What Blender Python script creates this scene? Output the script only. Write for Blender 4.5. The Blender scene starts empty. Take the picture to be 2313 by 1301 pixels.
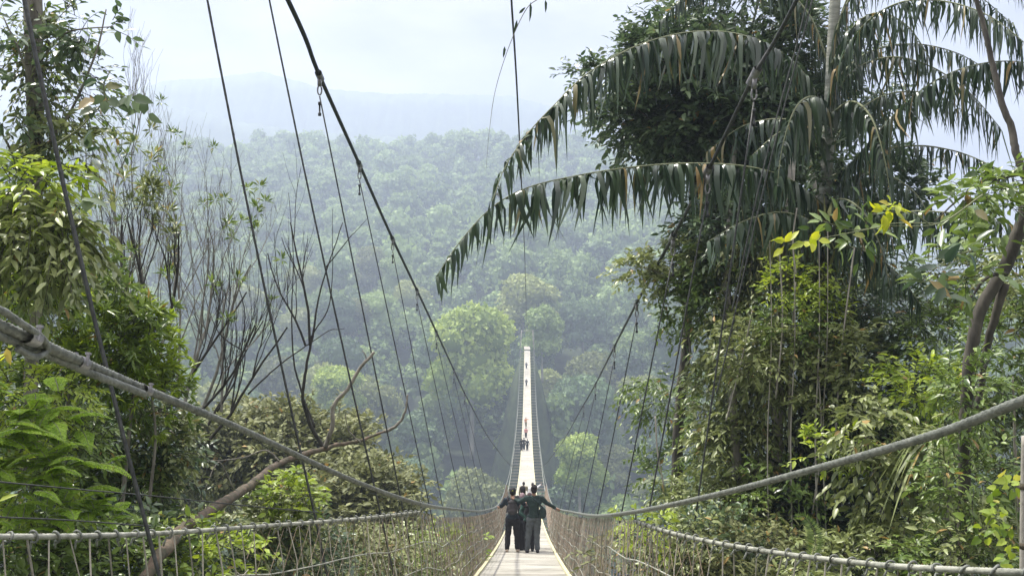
import bpy, math, random
import numpy as np
from mathutils import Vector, Matrix

SC = bpy.context.scene
COL = SC.collection
F, CX, CY = 2000.0, 1156.5, 650.5
RS = np.random.RandomState
R = math.radians

# ------------------------------------------------------------------ helpers
def P(px, py, d):
    return np.array(((px - CX) * d / F, d, (CY - py) * d / F))

def nrm(v):
    v = np.asarray(v, float)
    return v / np.maximum(np.linalg.norm(v, axis=-1, keepdims=True), 1e-9)

class MB:
    """collects numpy geometry and links it as one mesh object"""
    def __init__(s):
        s.v = []; s.f = {}; s.t = []; s.n = 0
    def add(s, verts, faces, tint=0.5):
        verts = np.asarray(verts, float).reshape(-1, 3)
        for fa in (faces if isinstance(faces, list) else [faces]):
            fa = np.asarray(fa, int)
            if len(fa):
                s.f.setdefault(fa.shape[1], []).append(fa + s.n)
        s.v.append(verts)
        s.t.append(np.broadcast_to(np.asarray(tint, float), (len(verts),)))
        s.n += len(verts)
    def mesh(s, name, m=None, smooth=True):
        me = bpy.data.meshes.new(name)
        v = np.concatenate(s.v).astype(np.float32)
        me.vertices.add(len(v)); me.vertices.foreach_set('co', v.ravel())
        loops, sizes = [], []
        for k, l in s.f.items():
            a = np.concatenate(l); loops.append(a.ravel()); sizes.append(np.full(len(a), k))
        loops = np.concatenate(loops).astype(np.int32); sizes = np.concatenate(sizes).astype(np.int32)
        me.loops.add(len(loops)); me.loops.foreach_set('vertex_index', loops)
        me.polygons.add(len(sizes))
        st = np.zeros(len(sizes), np.int32); st[1:] = np.cumsum(sizes)[:-1]
        me.polygons.foreach_set('loop_start', st)
        me.polygons.foreach_set('use_smooth', np.full(len(sizes), smooth))
        at = me.attributes.new('tint', 'FLOAT', 'POINT')
        at.data.foreach_set('value', np.concatenate(s.t).astype(np.float32))
        me.update(calc_edges=True); me.validate()
        if m: me.materials.append(m)
        return me
    def build(s, name, m=None, parent=None, smooth=True):
        me = s.mesh(name, m, smooth)
        return link(name, me, parent)

def link(name, data, parent=None):
    o = bpy.data.objects.new(name, data); COL.objects.link(o)
    if parent is not None:
        o.parent = parent
        if parent.parent is None: o.matrix_parent_inverse = Matrix.Translation(-parent.location)
    return o

def tag(o, label=None, cat=None, group=None, kind=None):
    if label: o['label'] = label
    if cat: o['category'] = cat
    if group: o['group'] = group
    if kind: o['kind'] = kind
    return o

def thing(name, label, cat, loc=(0, 0, 0), group=None):
    o = bpy.data.objects.new(name, None); COL.objects.link(o)
    o.location = loc; o.empty_display_size = 0.2
    return tag(o, label, cat, group)

def smoothpath(pts, n=8):
    pts = np.asarray(pts, float)
    if len(pts) < 3:
        t = np.linspace(0, 1, n + 1)[:, None]
        return pts[0] * (1 - t) + pts[-1] * t
    q = np.vstack([2 * pts[0] - pts[1], pts, 2 * pts[-1] - pts[-2]])
    out = []
    for i in range(1, len(q) - 2):
        p0, p1, p2, p3 = q[i - 1], q[i], q[i + 1], q[i + 2]
        t = np.linspace(0, 1, n, endpoint=False)[:, None]
        out.append(.5 * ((2 * p1) + (-p0 + p2) * t + (2 * p0 - 5 * p1 + 4 * p2 - p3) * t**2 + (-p0 + 3 * p1 - 3 * p2 + p3) * t**3))
    out.append(pts[-1:])
    return np.concatenate(out)

def resample(path, step):
    seg = np.linalg.norm(np.diff(path, axis=0), axis=1); s = np.r_[0, np.cumsum(seg)]
    n = max(2, int(s[-1] / step) + 1); q = np.linspace(0, s[-1], n)
    return np.stack([np.interp(q, s, path[:, k]) for k in range(path.shape[1])], 1)

def tube(mb, pts, rad, sides=8, lobes=0, amp=.12, pitch=.25, tint=.5, cap=True):
    pts = np.asarray(pts, float); n = len(pts)
    rad = np.broadcast_to(np.asarray(rad, float), (n,))
    T = nrm(np.gradient(pts, axis=0))
    up = np.array((0, 0, 1.)) if abs(T[0][2]) < .9 else np.array((1., 0, 0))
    N = np.zeros_like(pts); N[0] = nrm(np.cross(T[0], up))
    for i in range(1, n):
        v = N[i - 1] - T[i] * np.dot(N[i - 1], T[i]); N[i] = v / max(np.linalg.norm(v), 1e-9)
    B = np.cross(T, N)
    a = np.linspace(0, 2 * math.pi, sides, endpoint=False)
    r = np.broadcast_to(rad[:, None], (n, sides)).copy()
    if lobes:
        s = np.r_[0, np.cumsum(np.linalg.norm(np.diff(pts, axis=0), axis=1))]
        r *= 1 + amp * (np.abs(np.sin(.5 * lobes * (a[None] - 2 * math.pi * s[:, None] / pitch))) * 2 - 1)
    v = pts[:, None] + r[..., None] * (np.cos(a)[None, :, None] * N[:, None] + np.sin(a)[None, :, None] * B[:, None])
    i = np.arange(n - 1)[:, None] * sides; j = np.arange(sides)[None]; k = (j + 1) % sides
    f = np.stack([i + j, i + k, i + sides + k, i + sides + j], -1).reshape(-1, 4)
    fl = [f]
    if cap:
        fl += [np.arange(sides)[None, ::-1], (np.arange(sides) + (n - 1) * sides)[None]]
    mb.add(v.reshape(-1, 3), fl, tint)

def prisms(mb, A, B, ra, rb, tint=.5, sides=3):
    """many straight thin rods at once"""
    A = np.asarray(A, float); B = np.asarray(B, float); n = len(A)
    if n == 0: return
    T = nrm(B - A); ref = np.where(np.abs(T[:, 2:3]) < .9, np.array([[0, 0, 1.]]), np.array([[1., 0, 0]]))
    N = nrm(np.cross(T, ref)); Bn = np.cross(T, N)
    a = np.linspace(0, 2 * math.pi, sides, endpoint=False)
    ring = np.cos(a)[None, :, None] * N[:, None] + np.sin(a)[None, :, None] * Bn[:, None]
    ra = np.broadcast_to(np.asarray(ra, float), (n,)); rb = np.broadcast_to(np.asarray(rb, float), (n,))
    v = np.concatenate([A[:, None] + ring * ra[:, None, None], B[:, None] + ring * rb[:, None, None]], 1)
    base = np.arange(n)[:, None, None] * 2 * sides
    j = np.arange(sides); k = (j + 1) % sides
    q = np.stack([j, k, k + sides, j + sides], -1)[None] + base
    t = np.repeat(np.broadcast_to(np.asarray(tint, float), (n,)), 2 * sides)
    mb.add(v.reshape(-1, 3), q.reshape(-1, 4), t)

def box(mb, c, s, tint=.5, ax=None):
    c = np.asarray(c, float); h = np.asarray(s, float) / 2
    v = np.array([(x, y, z) for x in (-1, 1) for y in (-1, 1) for z in (-1, 1)]) * h
    if ax is not None: v = v @ np.asarray(ax)
    mb.add(v + c, np.array([(0, 1, 3, 2), (4, 6, 7, 5), (0, 4, 5, 1), (2, 3, 7, 6), (0, 2, 6, 4), (1, 5, 7, 3)]), tint)

def ellipsoid(mb, c, r, seg=16, rings=10, tint=.5, rot=None):
    u = np.linspace(0, 2 * math.pi, seg, endpoint=False); w = np.linspace(0, math.pi, rings + 1)[1:-1]
    v = np.stack([np.outer(np.sin(w), np.cos(u)), np.outer(np.sin(w), np.sin(u)), np.outer(np.cos(w), np.ones(seg))], -1).reshape(-1, 3)
    v = np.vstack([v, [(0, 0, 1), (0, 0, -1)]]) * np.asarray(r, float)
    if rot is not None: v = v @ np.array(rot).T
    m = rings - 1
    i = np.arange(m - 1)[:, None] * seg; j = np.arange(seg)[None]; k = (j + 1) % seg
    q = np.stack([i + j, i + seg + j, i + seg + k, i + k], -1).reshape(-1, 4)
    j = np.arange(seg); k = (j + 1) % seg
    t1 = np.stack([np.full(seg, m * seg), j, k], -1); b0 = (m - 1) * seg
    t2 = np.stack([np.full(seg, m * seg + 1), b0 + k, b0 + j], -1)
    mb.add(v + np.asarray(c, float), [q, t1, t2], tint)

# leaf templates: x along leaf 0..1, y width -.5..+.5, z lift
def template(kind):
    if kind == 'diamond':
        return np.array([(0, 0, 0), (.42, -.5, .07), (1, 0, -.08), (.42, .5, .07)]), [np.array([(0, 1, 2), (0, 2, 3)])]
    if kind == 'clump':   # a ragged tuft that stands for a small bunch of leaves
        return (np.array([(0, 0, 0), (.3, -.5, .1), (.5, -.1, .0), (.85, -.35, -.1), (1, .05, .05), (.65, .2, 0), (.7, .5, -.1), (.2, .45, .1)]),
                [np.array([(0, 1, 2), (2, 3, 4), (2, 4, 5), (0, 2, 5), (0, 6, 7), (0, 5, 6)])])
    if kind == 'oval':
        return (np.array([(0, 0, 0), (.3, -.5, .06), (.68, -.4, .0), (1, 0, -.16), (.68, .4, .0), (.3, .5, .06), (.3, 0, -.02), (.68, 0, -.06)]),
                [np.array([(0, 1, 6), (0, 6, 5), (2, 3, 7), (7, 3, 4)]), np.array([(1, 2, 7, 6), (6, 7, 4, 5)])])
    if kind == 'heart':
        return (np.array([(.05, 0, 0), (-.08, -.3, .05), (.2, -.5, .06), (.6, -.36, .0), (1, 0, -.2), (.6, .36, .0), (.2, .5, .06), (-.08, .3, .05), (.35, 0, -.03), (.7, 0, -.1)]),
                [np.array([(0, 1, 8), (1, 2, 8), (0, 8, 7), (8, 6, 7), (9, 3, 4), (9, 4, 5)]), np.array([(2, 3, 9, 8), (8, 9, 5, 6)])])
TEMPL = {k: template(k) for k in ('diamond', 'clump', 'oval', 'heart')}

def leaves(mb, pos, dr, nr, ln, wd, tint, kind='oval'):
    tv, tf = TEMPL[kind]
    n = len(pos); x = nrm(dr); y = nrm(np.cross(nr, x)); z = np.cross(x, y)
    ln = np.broadcast_to(ln, (n,)); wd = np.broadcast_to(wd, (n,))
    v = pos[:, None] + x[:, None] * (tv[:, 0][None, :, None] * ln[:, None, None]) + y[:, None] * (tv[:, 1][None, :, None] * wd[:, None, None]) + z[:, None] * (tv[:, 2][None, :, None] * ln[:, None, None])
    k = len(tv); off = (np.arange(n) * k)[:, None, None]
    mb.add(v.reshape(-1, 3), [(f[None] + off).reshape(-1, f.shape[1]) for f in tf], np.repeat(np.broadcast_to(tint, (n,)), k))

def ballpts(rs, n, shell=.5):
    d = nrm(rs.normal(size=(n, 3))); return d * (shell + (1 - shell) * rs.rand(n, 1)) ** .6

def sprays(lmb, tmb, rs, c, r, n, length, k, ll, lw, droop=.3, up=.3, kind='oval', spread=.85, shell=.3, clumps=0, twr=.004, whorl=False, tint=(0, 1)):
    """n leafy twigs in an ellipsoid, each with k leaves"""
    c = np.asarray(c, float); r = np.asarray(r, float)
    if clumps:
        cc = ballpts(rs, clumps, .35); u = cc[rs.randint(0, clumps, n)] * .82 + ballpts(rs, n, .1) * .34
    else:
        u = ballpts(rs, n, shell)
    base = c + u * r
    d = nrm(nrm(u) * .8 + rs.normal(size=(n, 3)) * .55 + np.array((0, 0, up)))
    L = length * (.6 + .8 * rs.rand(n, 1))
    sag = droop * L
    if tmb is not None:
        mid = base + d * L * .5 - np.array((0, 0, 1.)) * sag * .25; end = base + d * L - np.array((0, 0, 1.)) * sag
        prisms(tmb, base, mid, twr, twr * .7, .5); prisms(tmb, mid, end, twr * .7, twr * .35, .5)
    t = (np.ones(k) if whorl else np.linspace(.15, 1, k))[None, :, None]
    pos = base[:, None] + d[:, None] * L[:, None] * t; pos = pos - np.array((0, 0, 1.)) * (sag[:, None] * t**2)
    s = nrm(np.cross(d, nrm(rs.normal(size=(n, 3)) * .35 + np.array((0, 0, 1.)))))
    if whorl:
        w = np.cross(d, s); ph = (np.arange(k) / k * 2 * math.pi)[None, :, None] + rs.rand(n, 1, 1) * 6
        side = s[:, None] * np.cos(ph) + w[:, None] * np.sin(ph)
    else:
        side = s[:, None] * np.where(np.arange(k) % 2, 1, -1)[None, :, None]
    dr = d[:, None] * .75 + side * spread + rs.normal(size=(n, k, 3)) * .22 - np.array((0, 0, 1.)) * droop
    nr = np.array((0, 0, 1.)) + rs.normal(size=(n, k, 3)) * .45 + d[:, None] * -.15
    m = n * k; ti = tint[0] + (tint[1] - tint[0]) * np.clip(np.repeat(rs.rand(n), k) * .6 + rs.rand(m) * .4, 0, 1)
    ti = np.where(rs.rand(m) < .012, 1.0, np.minimum(ti, .94)); sc = .5 + .8 * rs.rand(m)
    leaves(lmb, pos.reshape(-1, 3), dr.reshape(-1, 3), nr.reshape(-1, 3), ll * sc, lw * sc, ti, kind)
    return base

# ------------------------------------------------------------------ materials
def mat(name):
    m = bpy.data.materials.new(name); m.use_nodes = True
    nt = m.node_tree; nt.nodes.clear()
    return m, nt, (lambda t, **k: mk(nt, t, **k))
def mk(nt, t, **k):
    n = nt.nodes.new(t)
    for a, b in k.items(): setattr(n, a, b)
    return n

def plain(name, ca, cb, rough=.7, scale=8, bump=.15, metallic=0, stretch=(1, 1, 1), detail=6, spec=.4, tintmix=0.0):
    m, nt, N = mat(name); L = nt.links.new
    out = N('ShaderNodeOutputMaterial'); b = N('ShaderNodeBsdfPrincipled')
    tc = N('ShaderNodeTexCoord'); mp = N('ShaderNodeMapping'); mp.inputs['Scale'].default_value = stretch
    no = N('ShaderNodeTexNoise'); no.inputs['Scale'].default_value = scale; no.inputs['Detail'].default_value = detail
    no.inputs['Roughness'].default_value = .62
    cr = N('ShaderNodeValToRGB'); cr.color_ramp.elements[0].position = .32; cr.color_ramp.elements[1].position = .68
    cr.color_ramp.elements[0].color = (*ca, 1); cr.color_ramp.elements[1].color = (*cb, 1)
    L(tc.outputs['Object'], mp.inputs['Vector']); L(mp.outputs['Vector'], no.inputs['Vector'])
    fac = no.outputs['Fac']
    if tintmix:
        at = N('ShaderNodeAttribute', attribute_name='tint'); mx = N('ShaderNodeMix')
        mx.inputs[0].default_value = tintmix
        L(fac, mx.inputs[2]); L(at.outputs['Fac'], mx.inputs[3]); fac = mx.outputs[0]
    L(fac, cr.inputs['Fac']); L(cr.outputs['Color'], b.inputs['Base Color'])
    b.inputs['Roughness'].default_value = rough; b.inputs['Metallic'].default_value = metallic
    b.inputs['Specular IOR Level'].default_value = spec
    if bump:
        bp = N('ShaderNodeBump'); bp.inputs['Strength'].default_value = bump; bp.inputs['Distance'].default_value = .02
        L(no.outputs['Fac'], bp.inputs['Height']); L(bp.outputs['Normal'], b.inputs['Normal'])
    L(b.outputs['BSDF'], out.inputs['Surface'])
    return m

def leafm(name, ca, cb, rough=.45, trans=.3, spec=.45, rnd=.0):
    m, nt, N = mat(name); L = nt.links.new
    out = N('ShaderNodeOutputMaterial'); b = N('ShaderNodeBsdfPrincipled'); tr = N('ShaderNodeBsdfTranslucent'); mx = N('ShaderNodeMixShader')
    at = N('ShaderNodeAttribute', attribute_name='tint'); cr = N('ShaderNodeValToRGB')
    cr.color_ramp.elements[0].color = (*ca, 1); cr.color_ramp.elements[1].color = (*cb, 1)
    if not rnd and 'far' not in name:      # a few withered leaves
        cr.color_ramp.elements[1].position = .95; we = cr.color_ramp.elements.new(1.0); we.color = (.36, .25, .09, 1)
    f = at.outputs['Fac']
    if rnd:
        oi = N('ShaderNodeObjectInfo'); ad = N('ShaderNodeMath', operation='MULTIPLY_ADD')
        L(oi.outputs['Random'], ad.inputs[0]); ad.inputs[1].default_value = rnd
        ml = N('ShaderNodeMath', operation='MULTIPLY'); L(f, ml.inputs[0]); ml.inputs[1].default_value = 1 - rnd
        L(ml.outputs[0], ad.inputs[2]); f = ad.outputs[0]
    L(f, cr.inputs['Fac']); L(cr.outputs['Color'], b.inputs['Base Color'])
    hs = N('ShaderNodeHueSaturation'); hs.inputs['Value'].default_value = 1.35; hs.inputs['Saturation'].default_value = 1.1
    hs.inputs['Hue'].default_value = .488
    L(cr.outputs['Color'], hs.inputs['Color']); L(hs.outputs['Color'], tr.inputs['Color'])
    b.inputs['Roughness'].default_value = rough; b.inputs['Specular IOR Level'].default_value = spec
    mx.inputs['Fac'].default_value = trans
    L(b.outputs['BSDF'], mx.inputs[1]); L(tr.outputs['BSDF'], mx.inputs[2]); L(mx.outputs['Shader'], out.inputs['Surface'])
    return m

M = dict(
    steel=plain('galvanised_steel', (.20, .22, .21), (.42, .44, .42), .5, 40, .3, .35),
    cable=plain('weathered_wire_rope', (.075, .085, .072), (.22, .235, .205), .6, 30, .3, .2),
    darkcable=plain('dark_wire_rope', (.012, .014, .014), (.035, .04, .04), .6, 30, .2, .2),
    hanger=plain('hanger_wire_rope', (.015, .017, .017), (.07, .075, .07), .55, 30, .2, .2),
    clamp=plain('galvanised_clamp', (.12, .12, .12), (.30, .30, .30), .4, 20, .1, .4),
    railrope=plain('pale_rail_rope', (.13, .14, .115), (.40, .41, .34), .75, 14, .5),
    netrope=plain('pale_net_rope', (.15, .145, .11), (.42, .40, .33), .85, 9, .2, tintmix=.5),
    brownnet=plain('brown_net_twine', (.16, .12, .085), (.30, .235, .17), .9, 9, 0, tintmix=.5),
    deck=plain('bleached_deck_boards', (.19, .18, .145), (.45, .435, .37), .75, 1.3, .3, stretch=(1, 2, 1), tintmix=.22),
    yellow=plain('worn_yellow_edge', (.42, .40, .24), (.60, .57, .36), .8, 6, .1),
    beam=plain('deck_crossbeam', (.22, .20, .17), (.38, .36, .31), .8, 6, .3),
    bark=plain('grey_bark', (.10, .095, .075), (.28, .265, .22), .9, 9, .8, stretch=(1, 1, .3)),
    palebark=plain('pale_bark', (.20, .19, .16), (.42, .40, .34), .9, 7, .8, stretch=(1, 1, .4)),
    darkbark=plain('dark_bark', (.03, .028, .024), (.11, .10, .08), .9, 9, .7, stretch=(1, 1, .3)),
    redbark=plain('reddish_bark', (.045, .05, .03), (.14, .10, .07), .9, 9, .9),
    twig=plain('dark_twig', (.02, .02, .018), (.06, .058, .05), .9, 12, 0),
    greytwig=plain('grey_twig', (.10, .10, .085), (.24, .235, .20), .9, 12, 0),
    palmbark=plain('palm_stem', (.16, .17, .14), (.34, .35, .30), .85, 4, .8, stretch=(1, 1, 6)),
    rachis=plain('frond_rib', (.10, .12, .06), (.2, .22, .12), .7, 10, 0),
    ground=plain('undergrowth_ground', (.018, .03, .012), (.06, .085, .03), .95, .35, .6),
    hill=plain('forested_hill', (.03, .05, .022), (.075, .11, .045), .95, .06, .9, detail=12),
    forest=leafm('forest_leaf', (.03, .07, .022), (.34, .46, .15), .6, .22, .3, rnd=.6),
    stuff=leafm('far_forest_leaf', (.03, .07, .025), (.33, .45, .16), .7, .2, .25),
    forestolive=leafm('olive_forest_leaf', (.06, .08, .025), (.38, .44, .14), .6, .22, .3, rnd=.6),
    forestdark=leafm('dark_forest_leaf', (.02, .05, .022), (.18, .28, .11), .6, .18, .3, rnd=.6),
    brightforest=leafm('fresh_forest_leaf', (.16, .25, .04), (.42, .52, .12), .6, .25, .3),
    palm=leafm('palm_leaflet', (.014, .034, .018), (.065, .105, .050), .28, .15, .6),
    shadedleaf=leafm('painted_shade_leaf', (.008, .02, .012), (.04, .07, .032), .3, .12, .5),  # deep shade below the palm is put into this darker leaf colour
    darkleaf=leafm('dark_leaf', (.034, .07, .036), (.15, .21, .10), .33, .26, .5),
    midleaf=leafm('mid_green_leaf', (.05, .10, .022), (.22, .31, .075), .36, .25, .5),
    oliveleaf=leafm('olive_leaf', (.075, .105, .03), (.31, .36, .14), .38, .25, .5),
    limeleaf=leafm('lime_leaf', (.11, .19, .02), (.38, .48, .08), .40, .4, .4),
    yellowleaf=leafm('yellow_leaf', (.28, .36, .04), (.48, .52, .06), .45, .45, .4),
    fern=leafm('fern_leaf', (.11, .22, .02), (.38, .54, .08), .5, .4, .35),
    hazeleaf=leafm('brownish_leaf', (.07, .085, .03), (.23, .25, .10), .6, .22, .3),
    skin=plain('skin', (.30, .17, .11), (.38, .22, .15), .55, 5, 0),
)
def cloth(name, c, k=1.35):
    return plain(name, c, tuple(min(1, x * k) for x in c), .9, 6, .2)

# ------------------------------------------------------------------ world, sun, camera, haze
SUN_AZ, SUN_EL = R(-48), R(60)       # azimuth from +Y towards +X
sdir = Vector((math.sin(SUN_AZ) * math.cos(SUN_EL), math.cos(SUN_AZ) * math.cos(SUN_EL), math.sin(SUN_EL)))
w = bpy.data.worlds.new('World'); SC.world = w; w.use_nodes = True
nt = w.node_tree; nt.nodes.clear(); L = nt.links.new
out = mk(nt, 'ShaderNodeOutputWorld')
sky = mk(nt, 'ShaderNodeTexSky'); sky.sky_type = 'NISHITA'; sky.sun_disc = False
sky.sun_elevation = SUN_EL; sky.sun_rotation = SUN_AZ; sky.air_density = 1.2; sky.dust_density = 3
b1 = mk(nt, 'ShaderNodeBackground'); b1.inputs['Strength'].default_value = .12; L(sky.outputs[0], b1.inputs[0])
tc = mk(nt, 'ShaderNodeTexCoord'); mp = mk(nt, 'ShaderNodeMapping'); mp.inputs['Scale'].default_value = (1, 1, 2.6)
no = mk(nt, 'ShaderNodeTexNoise'); no.inputs['Scale'].default_value = 5.5; no.inputs['Detail'].default_value = 5
no.inputs['Roughness'].default_value = .5
L(tc.outputs['Generated'], mp.inputs[0]); L(mp.outputs[0], no.inputs[0])
sx = mk(nt, 'ShaderNodeSeparateXYZ'); L(tc.outputs['Generated'], sx.inputs[0])
zc = mk(nt, 'ShaderNodeMath', operation='MAXIMUM'); L(sx.outputs['Z'], zc.inputs[0]); zc.inputs[1].default_value = 0
zp = mk(nt, 'ShaderNodeMath', operation='POWER'); L(zc.outputs[0], zp.inputs[0]); zp.inputs[1].default_value = 2.6
gl = mk(nt, 'ShaderNodeMath', operation='MULTIPLY_ADD'); L(zp.outputs[0], gl.inputs[0]); gl.inputs[1].default_value = 2.8; gl.inputs[2].default_value = .21
cm = mk(nt, 'ShaderNodeMapRange'); cm.inputs[1].default_value = .35; cm.inputs[2].default_value = .65
cm.inputs[3].default_value = .55; cm.inputs[4].default_value = 1.45; L(no.outputs['Fac'], cm.inputs[0])
mu = mk(nt, 'ShaderNodeMath', operation='MULTIPLY'); L(gl.outputs[0], mu.inputs[0]); L(cm.outputs[0], mu.inputs[1])
b2 = mk(nt, 'ShaderNodeBackground'); b2.inputs[0].default_value = (1, .925, .96, 1); L(mu.outputs[0], b2.inputs[1])
ms = mk(nt, 'ShaderNodeMixShader'); ms.inputs[0].default_value = .95; L(b1.outputs[0], ms.inputs[1]); L(b2.outputs[0], ms.inputs[2])
L(ms.outputs[0], out.inputs[0])

sl = bpy.data.lights.new('sun', 'SUN'); sl.energy = 5; sl.angle = R(.6); sl.color = (1, .95, .86)
so = link('sun', sl); so.rotation_euler = (-sdir).to_track_quat('-Z', 'Y').to_euler()
cam = bpy.data.cameras.new('camera'); co = link('camera', cam); SC.camera = co
co.location = (0, 0, 0); co.rotation_euler = (R(90), 0, 0)
cam.sensor_width = 36; cam.lens = 36 * F / 2313; cam.clip_start = .1; cam.clip_end = 6000
SC.render.resolution_x = 1024; SC.render.resolution_y = 575
SC.view_settings.view_transform = 'Standard'; SC.view_settings.look = 'None'
SC.view_settings.exposure = .74; SC.view_settings.gamma = 1
SC.render.engine = 'CYCLES'
cy = SC.cycles; cy.max_bounces = 5; cy.diffuse_bounces = 4; cy.glossy_bounces = 2; cy.transmission_bounces = 4; cy.volume_bounces = 1
cy.transparent_max_bounces = 8; cy.use_denoising = True; cy.sample_clamp_indirect = 4
cy.volume_step_rate = 4

mz, nt, N = mat('haze_air')
vo = N('ShaderNodeVolumePrincipled'); vo.inputs['Color'].default_value = (.62, .72, .90, 1)
vo.inputs['Density'].default_value = .0009; vo.inputs['Anisotropy'].default_value = .25
om = N('ShaderNodeOutputMaterial'); nt.links.new(vo.outputs[0], om.inputs['Volume'])
hb = MB(); box(hb, (0, 800, 75), (3600, 1840, 640)); hz = hb.build('haze', mz, smooth=False)
tag(hz, 'pale blue haze filling the valley air', 'haze', kind='stuff')

# ------------------------------------------------------------------ bridge geometry
def dz(d): return -.9 - .277 * d + .00084 * d * d
def ax(d): return -.08 + .0175 * d
def lat(d): return np.interp(d, [0, 28, 60, 110, 260], [.92, .92, 1.4, 1.72, 1.85])
DEND = 250.0

# ------------------------------------------------------------------ ground
CT_D = [205, 232, 260, 300, 350, 420, 500, 600, 800]
CT_Y = [1330, 1150, 1010, 860, 730, 610, 510, 415, 250]
RX = [-600, 0, 300, 560, 620, 700, 870, 1000, 1100, 1180, 1330, 1400, 1600, 1850, 2100, 2400, 3000]
RY = [330, 320, 330, 318, 306, 302, 296, 290, 288, 300, 322, 355, 430, 540, 640, 700, 740]
NX = [-60, -5, 0, 3, 6, 15, 30, 60, 100, 150, 205]
NZ = [-1.8, -1.9, -2.2, -4.5, -7.5, -14, -22, -40, -72, -94, -88]
def ground(x, y, off=14.0):
    x = np.asarray(x, float); y = np.asarray(y, float)
    d = np.maximum(y, 1.); u = np.clip(x / d * F + CX, -600, 3000)
    yy = np.maximum(np.interp(d, CT_D, CT_Y), np.interp(u, RX, RY))
    dd = np.minimum(d, 820.)
    far = (CY - yy) * dd / F - np.interp(d, [205, 350, 800], [22, 26, 29]) - np.maximum(d - 820, 0) * .25
    near = np.interp(y, NX, NZ)
    k = np.clip((d - 200) / 25, 0, 1)
    z = near * (1 - k) + far * k
    z = z + k * (5 * np.sin(x * .021 + 1) * np.sin(y * .017 + .4) + 3 * np.sin(x * .053 + y * .031) + 2 * np.sin(y * .07 - x * .04))
    # the spur the bridge lands on
    g = np.exp(-(((x - ax(256)) / 10) ** 2 + ((y - 260) / 9) ** 2) * 1.0)
    return z * (1 - g) + (dz(DEND) - .35) * g
def gz(x, y): return float(ground(x, y))

xs = np.r_[np.linspace(-1100, -120, 60), np.linspace(-110, 110, 75), np.linspace(120, 1100, 60)]
ys = np.r_[np.linspace(-60, 30, 26), np.linspace(36, 300, 80), np.linspace(310, 1500, 90)]
X, Y = np.meshgrid(xs, ys); Z = ground(X, Y)
n, m_ = X.shape
i = np.arange(n - 1)[:, None] * m_; j = np.arange(m_ - 1)[None]
g = MB(); g.add(np.stack([X, Y, Z], -1).reshape(-1, 3), np.stack([i + j, i + j + 1, i + m_ + j + 1, i + m_ + j], -1).reshape(-1, 4))
tag(g.build('ground', M['ground']), 'dark forested ground of the valley', kind='structure')

# far mountains behind the ridge
def mountain(name, d0, prof, rough, seed, label):
    rs = RS(seed); px = np.arange(-500, 2900, 6.); base = np.interp(px, [p[0] for p in prof], [p[1] for p in prof])
    rnd = np.zeros_like(px)
    for k in range(1, 40): rnd += rs.normal() * rough / k**.85 * np.sin(px * k / 260. + rs.rand() * 6)
    rnd += rs.normal(size=len(px)) * rough * .25
    top = (CY - (base + rnd)) * d0 / F
    rows = []
    for t in np.linspace(0, 1, 16):
        y = d0 - 260 * (1 - t); wob = rs.normal(size=len(px)) * 3 * (t < 1)
        rows.append(np.stack([(px - CX) * d0 / F, np.full(len(px), y), top * (t ** .8) - 120 * (1 - t) + wob], -1))
    rows.append(rows[-1] + np.array((0, 150, -120)))
    V = np.array(rows); a, b = V.shape[:2]
    i = np.arange(a - 1)[:, None] * b; j = np.arange(b - 1)[None]
    q = MB(); q.add(V.reshape(-1, 3), np.stack([i + j, i + j + 1, i + b + j + 1, i + b + j], -1).reshape(-1, 4))
    return tag(q.build(name, M['hill']), label, kind='structure')
mountain('hills', 1240, [(-500, 330), (0, 285), (250, 262), (420, 248), (520, 272), (640, 300), (800, 318), (1300, 330), (1400, 420), (3000, 800)], 5, 3, 'nearer blue hills at the left')
mountain('hills', 1450, [(-500, 300), (200, 235), (380, 186), (520, 172), (600, 165), (680, 186), (740, 204), (900, 212), (1150, 216), (1280, 245), (1380, 300), (1500, 380), (3000, 800)], 3, 8, 'faint mountain crest under the cloud')

# ------------------------------------------------------------------ far forest
def crown_mesh(name, seed, nl, nleaf, size, m, flat=.8, kind='clump', merged=None, seg=10):
    rs = RS(seed); mb = MB()
    lob = []
    for k in range(nl):
        a = rs.rand() * 6.28; rr = .62 * math.sqrt(rs.rand()); h = (.95 - rr * rr) * flat * .75 * (.6 + .5 * rs.rand())
        lob.append((rr * math.cos(a), rr * math.sin(a), h, .26 + .2 * rs.rand()))
    lob.append((0, 0, flat * .55, .5)); lob.append((0, 0, flat * .1, .62))
    for k in range(6):
        a = k * 1.05 + rs.rand(); q = .45 + .2 * rs.rand(); lob.append((q * math.cos(a), q * math.sin(a), -.12 - .3 * rs.rand(), .24 + .16 * rs.rand()))
    for (x, y, z, r) in lob:
        ellipsoid(mb, (x, y, z), (r * .84, r * .84, r * .72), seg, seg // 2 + 1, .12)
    A = np.array(lob); wts = A[:, 3] ** 2; wts /= wts.sum()
    ch = A[rs.choice(len(A), nleaf, p=wts)]
    d = nrm(rs.normal(size=(nleaf, 3)) + np.array((0, 0, .5)))
    pos = ch[:, :3] + d * ch[:, 3:4] * np.array((1, 1, .88)) * (.82 + .3 * rs.rand(nleaf, 1))
    tl = rs.rand(len(A))[np.argmin(np.abs(ch[:, None, 0] - A[None, :, 0]), 1)]
    nr_ = nrm(d + rs.normal(size=(nleaf, 3)) * .5); dr = np.cross(nr_, rs.normal(size=(nleaf, 3))) + d * .35
    s = size * (.6 + .8 * rs.rand(nleaf))
    leaves(mb, pos, dr, nr_, s, s * .8, np.clip(tl * .5 + rs.rand(nleaf) * .5, 0, 1), kind)
    return mb
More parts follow.
